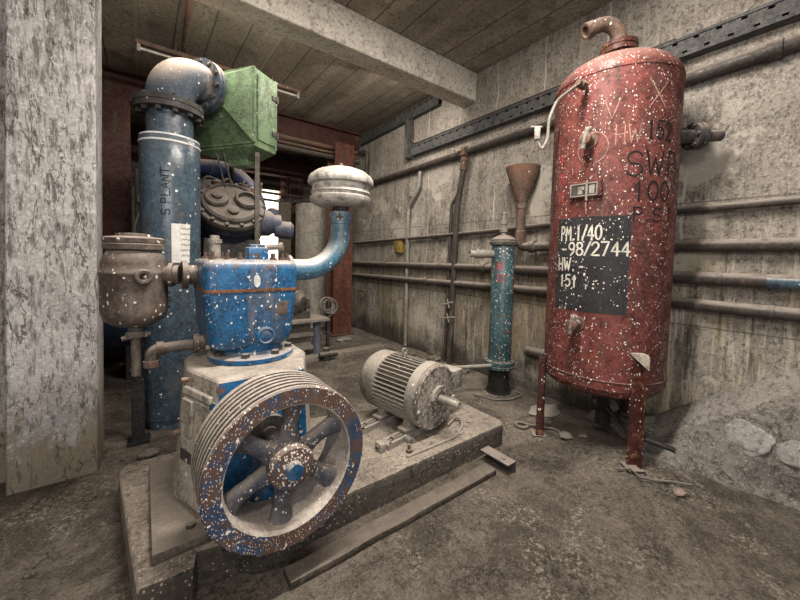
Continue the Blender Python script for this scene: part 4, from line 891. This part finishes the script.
# ================================================================== BLUE STANDPIPE
sc_ = V((.185, 3.25, 0))
st = thing('standpipe', 'tall blue steel standpipe with bolted elbow rising left of the compressor', 'pipe', (sc_.x, sc_.y, 0))
build('lower_barrel', MB().lathe([(.17, .0), (.17, .06), (.192, .07), (.196, .08)] + [(.196 + .004 * i / 8, .08 + (2.20 - .08) * i / 8) for i in range(1, 9)] + [(.188, 2.215)], sc_, seg=56), 'column_blue', st, 40)
build('white_band', MB().lathe([(.201, 2.155), (.203, 2.157), (.203, 2.168), (.201, 2.17)], sc_, seg=56, cap=False), 'white_paint', st)
build('white_band', MB().lathe([(.196, 2.20), (.199, 2.202), (.196, 2.214), (.19, 2.216)], sc_, seg=56, cap=False), 'white_paint', st)
build('upper_barrel', MB().lathe([(.155, 2.20), (.155, 2.42)], sc_, seg=48), 'column_blue', st)
build('pipe_flange', MB().lathe([(.15, 2.395), (.228, 2.40), (.228, 2.432), (.222, 2.434), (.222, 2.442), (.228, 2.444), (.228, 2.478), (.16, 2.482)], sc_, seg=56), 'dark_metal', st)
for k in range(12):
    a = k * PI / 6 + .1; p = sc_ + V((.198 * math.cos(a), .198 * math.sin(a), 2.372)); build('flange_bolt', MB().hexa(p, (0, 0, 1), .02, .126), 'dark_metal', st)
EA = V((.80, .60, 0)).normalized(); ER = .255; ec = sc_ + EA * ER + V((0, 0, 2.50))
pth = [sc_ + V((0, 0, 2.47))] + [ec + (-EA * math.cos(a) + V((0, 0, 1)) * math.sin(a)) * ER for a in [i * PI / 2 / 16 for i in range(17)]] + [ec + V((0, 0, ER)) + EA * .02]
build('elbow', MB().tube(pth, .160, 40), 'elbow', st, 50)
fl = ec + V((0, 0, ER)) + EA * .01
build('elbow_flange', MB().lathe([(.15, 0), (.222, 0), (.222, .028), (.216, .03), (.216, .036), (.222, .038), (.222, .066), (.15, .066)], fl, EA, 56), 'elbow', st)
xe, ye, de = frame(EA)
for k in range(12):
    a = k * PI / 6 + .1; build('elbow_bolt', MB().hexa(fl - de * .018 + (xe * math.cos(a) + ye * math.sin(a)) * .192, de, .02, .10), 'dark_metal', st)
# lettering up the side, paper notice
bfa = math.atan2(-sc_.y, -sc_.x)
def onS(r):
    return lambda u, v: V((sc_.x + r * math.cos(bfa - .24 + (-v) / r), sc_.y + r * math.sin(bfa - .24 + (-v) / r), u))
for txt, z0, z1 in (('S PLANT', 1.62, 1.96), ('VIN', .92, 1.06)):
    mb = ribbon(MB(), text_strokes(txt, z0, -.04, z1 - z0, .055), .008, onS(.2005)); build('lettering', mb, 'mark_black', st, 0, label='black lettering reading up the pipe')
pp = MB(); n = 10; g = []
for i in range(n + 1):
    a = bfa + .0 + .60 * i / n; g.append([pp.b.verts.new(V((sc_.x + r_ * math.cos(a), sc_.y + r_ * math.sin(a), z))) for r_, z in ((.2012, 1.27), (.2012 + .012 * (i / n) ** 3, 1.56))])
for a, b in zip(g, g[1:]): pp.b.faces.new((a[0], b[0], b[1], a[1]))
no = build('paper_notice', pp, 'paper', st, 60, label='curled white paper notice')
sq = []
for row in range(6):
    u = 0
    z = 1.525 - row * .04
    P = [(z + .008 * math.sin(i * 1.9 + row * 2), -.075 - .007 * i - .004 * math.sin(i)) for i in range(10)]
    sq.append(P)
def onN(u, v): a = bfa + .12 - v / .2; v = v - .024; return V((sc_.x + .208 * math.cos(a) if False else sc_.x + (.2035 + .012 * max(0, min(1, (-v / .2) / .60)) ** 3 * (u - 1.27) / .29) * math.cos(a), sc_.y + (.2035 + .012 * max(0, min(1, (-v / .2) / .60)) ** 3 * (u - 1.27) / .29) * math.sin(a), u))
nb = ribbon(MB(), [[(z, v + .04) for z, v in P] for P in sq], .004, onN); build('handwriting', nb, 'tray', no, 0)

# ================================================================== GREEN DUCT BOX
gd = thing('duct_box', 'green sheet-metal duct box bolted to the standpipe elbow', 'duct', (.75, 3.3, 2.1))
KA = V((.82, .57, 0)).normalized(); KP = V((KA.y, -KA.x, 0))
K0 = sc_ + EA * ER
def gp_(l, p, z): return sc_ + KA * l + KP * p + V((0, 0, z))
ZB, ZT = 2.33, 2.97; HW_ = .36; L0, L1 = .50, .78
bx = MB(); bx.loft([[gp_(l, p, z) for p, z in ((-HW_, ZB), (HW_, ZB), (HW_, ZT), (-HW_, ZT))] for l in (L0, L1)]); build('box', bx, 'green', gd, 0, bevel=.004)
cz = fl.z; fcen = fl + EA * .066
build('inlet_collar', MB().lathe([(.135, -.01), (.135, .10)], fcen, EA, 32), 'green', gd)
tr = MB(); sq = [(-1, -1), (1, -1), (1, 1), (-1, 1)]
rc = [fcen + EA * .07 + KP * .135 * u + V((0, 0, .135 * v)) for u, v in sq]
tr.loft([rc, [gp_(L0, HW_ * u, (ZB + ZT) / 2 + (ZT - ZB) / 2 * v) for u, v in sq]]); build('transition', tr, 'green', gd, 0)
mb = MB()
for l in (L0, L1):
    for a, b in (((-HW_, ZB), (HW_, ZB)), ((HW_, ZB), (HW_, ZT)), ((HW_, ZT), (-HW_, ZT)), ((-HW_, ZT), (-HW_, ZB))):
        mb.bar(gp_(l, *a), gp_(l, *b), .018, .018)
mb.bar(rc[1], gp_(L0, HW_, ZB), .03, .014)
build('seam_angle', mb, 'green', gd)
# access door on the end face that looks right
mb = MB(); mb.loft([[gp_(l, HW_ + o, z) for l, z in ((L0 + .03, ZB + .03), (L1 - .02, ZB + .03), (L1 - .02, ZT - .04), (L0 + .03, ZT - .04))] for o in (.0, .012)])
dr = build('access_door', mb, 'green', gd, 0, bevel=.003)
for z in (ZB + .14, ZT - .17): build('hinge', MB().bar(gp_(L1 - .07, HW_ + .016, z), gp_(L1 + .015, HW_ + .016, z), .012, .035).tube([gp_(L1 - .0, HW_ + .02, z - .03), gp_(L1 - .0, HW_ + .02, z + .03)], .012, 8), 'dark_metal', dr)
# bottom hopper
lo = MB(); B = [(L0, -HW_), (L0, HW_), (L1, HW_), (L1, -HW_)]
lo.loft([[gp_(l, p, ZB + .002) for l, p in B], [gp_(l, p, ZB - .03) for l, p in B], [gp_(.64 + (l - .64) * .5, .10 + p * .30, ZB - .12) for l, p in B], [gp_(.64 + (l - .64) * .42, .10 + p * .25, ZB - .17) for l, p in B]]); build('hopper', lo, 'green', gd, 0)
# support bar
for p, l, lab in ((.30, .60, 'flat steel support bar below the duct'), ):
    q = gp_(l, p, 0); build('support_bar', MB().box((q.x - .020, q.y - .012, 0), (q.x + .020, q.y + .012, ZB)), 'dull_iron', gd)
for p in (-.10, -.02):
    build('strap', MB().bar(gp_(L0 + .02, p, ZB - .03), gp_(L0 + .10, p + .03, ZB - .36), .03, .012), 'dark_metal', gd)

# ================================================================== BACK COMPRESSOR
bc = thing('air_compressor', 'dark dusty compressor with a round two-port head, behind the blue one', 'compressor', (.78, 4.2, 0))
HA = V((-.05, -.80, .66)).normalized(); HC = V((.75, 3.95, 1.84)); xh, yh, dh = frame(HA)
build('frame', MB().box((.42, 3.95, 0), (1.12, 4.75, .55), bevel=.03).loft([[(.46, 3.95, .5), (1.08, 3.95, .5), (1.08, 4.7, .5), (.46, 4.7, .5)], [(.5, 3.95, 1.5), (1.04, 3.95, 1.5), (1.04, 4.6, 1.5), (.5, 4.6, 1.5)]]), 'dark_metal', bc, 30)
build('cylinder', MB().lathe([(.30, -.55), (.30, -.12), (.325, -.12), (.325, -.05)], HC, HA, 48), paint('dark blue iron', (.02, .026, .05), (.035, .045, .08), dust=.6, rough=.5), bc)
hd = build('head', MB().lathe([(.325, -.05), (.33, -.04), (.33, .0), (.318, .02), (.285, .022), (.275, .06), (.25, .075), (.235, .055), (.12, .06), (.001, .065)], HC, HA, 48), 'head_iron', bc, 40)
def onH(u, v, o=0.): return HC + xh * u + yh * v + dh * o
for s_ in (-1, 1):
    build('port', MB().lathe([(.12, .03), (.12, .095), (.105, .115), (.088, .115), (.08, .066), (.001, .062)] if s_ * xh.x > 0 else [(.115, .03), (.115, .085), (.10, .10), (.05, .105), (.045, .13), (.02, .135), (.001, .135)], onH(s_ * .14, .02), HA, 28), 'head_iron', hd)
build('port_spigot', MB().lathe([(.05, .06), (.05, .095), (.03, .10), (.001, .10)], onH(0, -.14), HA, 16), 'head_iron', hd)
for k in range(14):
    a = 2 * PI * k / 14; build('head_bolt', MB().hexa(onH(.302 * math.cos(a), .302 * math.sin(a), .018), HA, .02, .03), 'dark_metal', hd)
mb = MB()
for k in range(4): mb.tube(fillet([onH(-.30 + .2 * k, .20, .03), onH(-.22 + .18 * k, .31, .10), onH(-.12 + .15 * k, .36, .02), onH(.02 + .1 * k, .42, -.10)], .06), .014, 8)
build('small_tubing', mb, 'dark_metal', bc)
mb = MB()
for (u, v, r) in ((-.12, .30, .05), (.0, .33, .045), (.14, .30, .055), (.22, .25, .04)): mb.lathe([(r, 0), (r, .05), (r * .5, .07)], onH(u, v, -.02), (0, 0, 1), 12)
build('valve_cluster', mb, 'rusty', bc)
build('discharge_pipe', MB().tube(fillet([(.30, 4.35, 2.24), (.80, 4.25, 2.26), (1.03, 4.22, 2.04), (1.09, 4.2, 1.74)], .22, 10), .105, 24), 'deep_blue', bc, 50)
build('pipe_flange', MB().lathe([(.13, 0), (.13, .05)], (1.07, 4.21, 1.84), (.06, 0, -.3), 28), 'deep_blue', bc)
build('valve_body', MB().lathe([(.20, 0), (.20, .04), (.15, .05), (.14, .14), (.11, .18), (.11, .25)], (1.01, 4.02, 1.70), (1, -.1, -.05), 32).lathe([(.08, 0), (.10, .08), (.10, .17), (.07, .20)], (1.20, 3.98, 1.63), (1, -.25, -.05), 26).lathe([(.05, 0), (.06, .05), (.06, .09), (.03, .11)], (1.18, 4.0, 1.76), (.1, 0, 1), 14), 'slate', bc, 40)
for x, y in ((.47, 4.3), (.80, 4.26)):
    mb = MB(); mb.tube([V((x, y, 2.23)) + V((0, .125 * math.cos(a), .125 * math.sin(a))) for a in [i * 2 * PI / 20 for i in range(21)]], .022, 8, False).tube([(x, y, 2.30), (x + .02, y, 2.55)], .014, 8); build('pipe_clamp', mb, 'black', bc)
# base frame + pump + coil right of the engine, behind it
pf = thing('stepped_stand', 'low grey stepped steel frame behind the compressor, left of the rusty column', 'frame', (1.65, 4.3, 0))
mb = MB()
for z in (.16, .33, .50): mb.box((1.15, 4.18, z - .02), (1.76, 4.42, z + .02)); mb.box((1.15, 4.28, z - .16), (1.76, 4.32, z))
build('channel', mb, 'grey_metal', pf)
build('corner_post', MB().lathe([(.05, 0), (.05, .48), (.065, .48), (.065, .51)], (1.82, 4.22, 0), seg=18), paint('slate post', (.09, .10, .14), (.14, .15, .19), dust=.5), pf)
build('table_plate', MB().box((1.15, 4.1, .50), (1.95, 4.5, .53)), 'grey_metal', pf)
build('floor_valve', MB().lathe([(.06, 0), (.06, .10), (.045, .12), (.045, .16)], (1.88, 4.06, 0), seg=14).tube([(1.78, 4.04, .08), (2.02, 4.02, .08)], .035, 10), 'dark_metal', pf)
pu = thing('pump', 'small round flanged pump sitting on the stepped steel frame', 'pump', (1.60, 4.28, .53))
build('casing', MB().lathe([(.06, -.22), (.10, -.20), (.10, -.05), (.17, -.04), (.17, .0), (.13, .02), (.10, .06), (.05, .07)], (1.62, 4.30, .72), (.6, -.8, 0), 28), 'head_iron', pu, 40)
build('foot', MB().box((1.50, 4.24, .53), (1.74, 4.40, .62)), 'head_iron', pu); build('cover_window', MB().box((1.66, 4.19, .66), (1.72, 4.23, .80), -.6, None, .01), 'dark_metal', pu)
mb = MB(); random.seed(3)
for k in range(7):
    r = random.uniform(.07, .12); c = V((2.10 + random.uniform(-.04, .04), 4.45, .62 + random.uniform(-.03, .05))); tl = random.uniform(-.5, .5)
    mb.tube([c + V((r * math.cos(a), r * .5 * math.sin(a + tl), r * math.sin(a))) for a in [i * 2 * PI / 18 for i in range(19)]], .011, 6, False)
co = thing('cable_coil', 'tangled coil of dark cable hung beside the rusty column', 'cable', (2.10, 4.45, 0)); build('coil', mb, 'dark_metal', co); build('hook_post', MB().box((2.08, 4.46, 0), (2.12, 4.50, .72)), 'dark_metal', co)
gv = thing('grey_vessel', 'tall plain grey steel vessel behind the rusty red column', 'tank', (2.45, 6.3, 0))
build('shell', MB().lathe([(.32, 0), (.32, 2.30), (.30, 2.32)], (2.62, 6.3, 0), seg=40), paint('grey vessel', (.30, .275, .24), (.40, .37, .33), dust=.2, rough=.5, rust=.05, dark=.5), gv); build('lid', MB().lathe([(.36, 2.31), (.36, 2.35), (.2, 2.39)], (2.62, 6.3, 0), seg=40), 'dark_metal', gv)
for i, (x, z) in enumerate(((2.15, 2.3), )):
    t = thing('cabinet', 'tall narrow pale panel beside the grey vessel', 'panel', (2.20, 6.6, 0)); build('panel', MB().box((2.10, 6.6, 0), (2.30, 6.75, 2.35)), 'wall_dim', t); build('top_rail', MB().box((2.08, 6.58, 2.35), (2.32, 6.77, 2.40)), 'dark_metal', t)
# blue lying tank at the far left
bt = thing('receiver_tank', 'dark blue horizontal tank on the floor between pillar and standpipe', 'tank', (-.3, 4.6, 0))
build('shell', MB().lathe([(.06, -.74), (.18, -.72), (.28, -.66), (.31, -.58), (.31, .5), (.28, .58), (.1, .64)], (-.42, 4.7, .60), (1, 0, 0), 40), paint('navy tank', (.012, .028, .06), (.022, .05, .10), dust=.7, rough=.35), bt, 40)
for x in (-.75, -.15): build('saddle', MB().box((x, 4.5, 0), (x + .12, 4.9, .36)), 'dark_metal', bt)
# dark switchgear / machine behind standpipe gap
mc = thing('machine_cabinet', 'dark machine cabinet in the gap behind the blue standpipe', 'cabinet', (.0, 5.0, 0))
build('body', MB().box((-.06, 5.04, 0), (.75, 5.42, 2.3), bevel=.02), 'dark_metal', mc); build('gauge', MB().lathe([(.10, 0), (.10, .03), (.09, .04), (.08, .025), (.001, .025)], (.06, 5.04, 1.95), (0, -1, 0), 24), 'grey_metal', mc)
build('cable', MB().tube([V((.0, 5.03, 1.5)) + V((.10 * math.cos(a) + .03, 0, .34 * math.sin(a))) for a in [PI / 2 + i * PI / 14 for i in range(15)]], .01, 6), 'conduit', mc)

GR = {'wall_pipe': 'long pipes along the right wall', 'conduit': 'conduits on the right wall', 'slide_rail': 'slide rails under the motor', 'stone': 'stones and rubble on the floor', 'overhead_pipe': 'pipes at the far end of the room',
      'steel_column': 'red steel columns', 'cable_tray': 'perforated cable trays', 'plaster_lump': 'plaster crumbs on the plinth', 'plaster_patch': 'plaster patches on the ramp', 'wire': 'loose wires on the floor'}
for o in C.objects:
    if o.parent is None and 'label' in o:
        k = o.name.split('.')[0]
        if k in GR: o['group'] = GR[k]
# ================================================================== CAMERA
cam = bpy.data.cameras.new('camera'); co_ = link('camera', cam)
f_, yaw, pit, rol, cy = 344.05, math.radians(36.857), math.radians(2.881), math.radians(1.301), 274.32
F = V((math.sin(yaw) * math.cos(pit), math.cos(yaw) * math.cos(pit), -math.sin(pit))); R0 = V((math.cos(yaw), -math.sin(yaw), 0)); U0 = R0.cross(F)
Rr = R0 * math.cos(rol) + U0 * math.sin(rol); Uu = -R0 * math.sin(rol) + U0 * math.cos(rol)
mw = Matrix((Rr, Uu, -F)).transposed().to_4x4(); mw.translation = V((0, 0, 1.35)); co_.matrix_world = mw
cam.sensor_width = 36; cam.sensor_fit = 'HORIZONTAL'; cam.lens = f_ / 800 * 36; cam.shift_y = -(300 - cy) / 800; cam.clip_start = .02
bpy.context.scene.camera = co_

# ================================================================== LIGHT
def area(name, loc, rot, sx, sy, e, col):
    l = bpy.data.lights.new(name, 'AREA'); l.shape = 'RECTANGLE'; l.size = sx; l.size_y = sy; l.energy = e; l.color = col
    o = link(name, l); o.location = loc; o.rotation_euler = rot; return o
def aim(o, p): o.rotation_euler = (V(p) - o.location).to_track_quat('-Z', 'Y').to_euler()
wl = bpy.data.worlds.new('world'); bpy.context.scene.world = wl; wl.use_nodes = True
bg = wl.node_tree.nodes['Background']; bg.inputs[0].default_value = (.80, .86, .95, 1); bg.inputs[1].default_value = .35
# added fill lights without fixtures: behind the viewer, under the ceiling, behind the beam
a = area('front_fill', (-1.1, -2.1, 2.1), (0, 0, 0), 2.0, 2.0, 42, (1., .96, .90)); aim(a, (1.4, 2.0, .8))  # added fill standing in for daylight from behind the viewer
area('ceiling_fill', (1.2, .95, 3.5), (0, 0, .0), 1.6, .14, 135, (1., .92, .82))  # added overhead fill, no lamp modelled
a = area('beam_fill', (.75, 3.13, 3.34), (0, 0, 0), 1.8, .10, 26, (1., .91, .80)); aim(a, (.75, 3.9, 2.2))  # added fill for the elbow, kept out of sight by the beam
a = area('corner_fill', (2.3, 3.13, 3.34), (0, 0, 0), 1.2, .10, 42, (1., .91, .80)); aim(a, (2.75, 4.3, 1.0))  # added fill for the far wall, unseen behind the beam
def point_fill(name, loc, e, col, r=.06):
    l = bpy.data.lights.new(name, 'POINT'); l.energy = e; l.color = col; l.shadow_soft_size = r; o = link(name, l); o.location = loc; return o
point_fill('upper_fill', (-.55, -.3, 2.7), 82, (1., .88, .74), .04)  # added point fill for ceiling and front, no pendant built
s = bpy.context.scene
s.view_settings.view_transform = 'Standard'; s.view_settings.look = 'None'; s.view_settings.gamma = 1; s.view_settings.exposure = .38; s.view_settings.use_curve_mapping = False
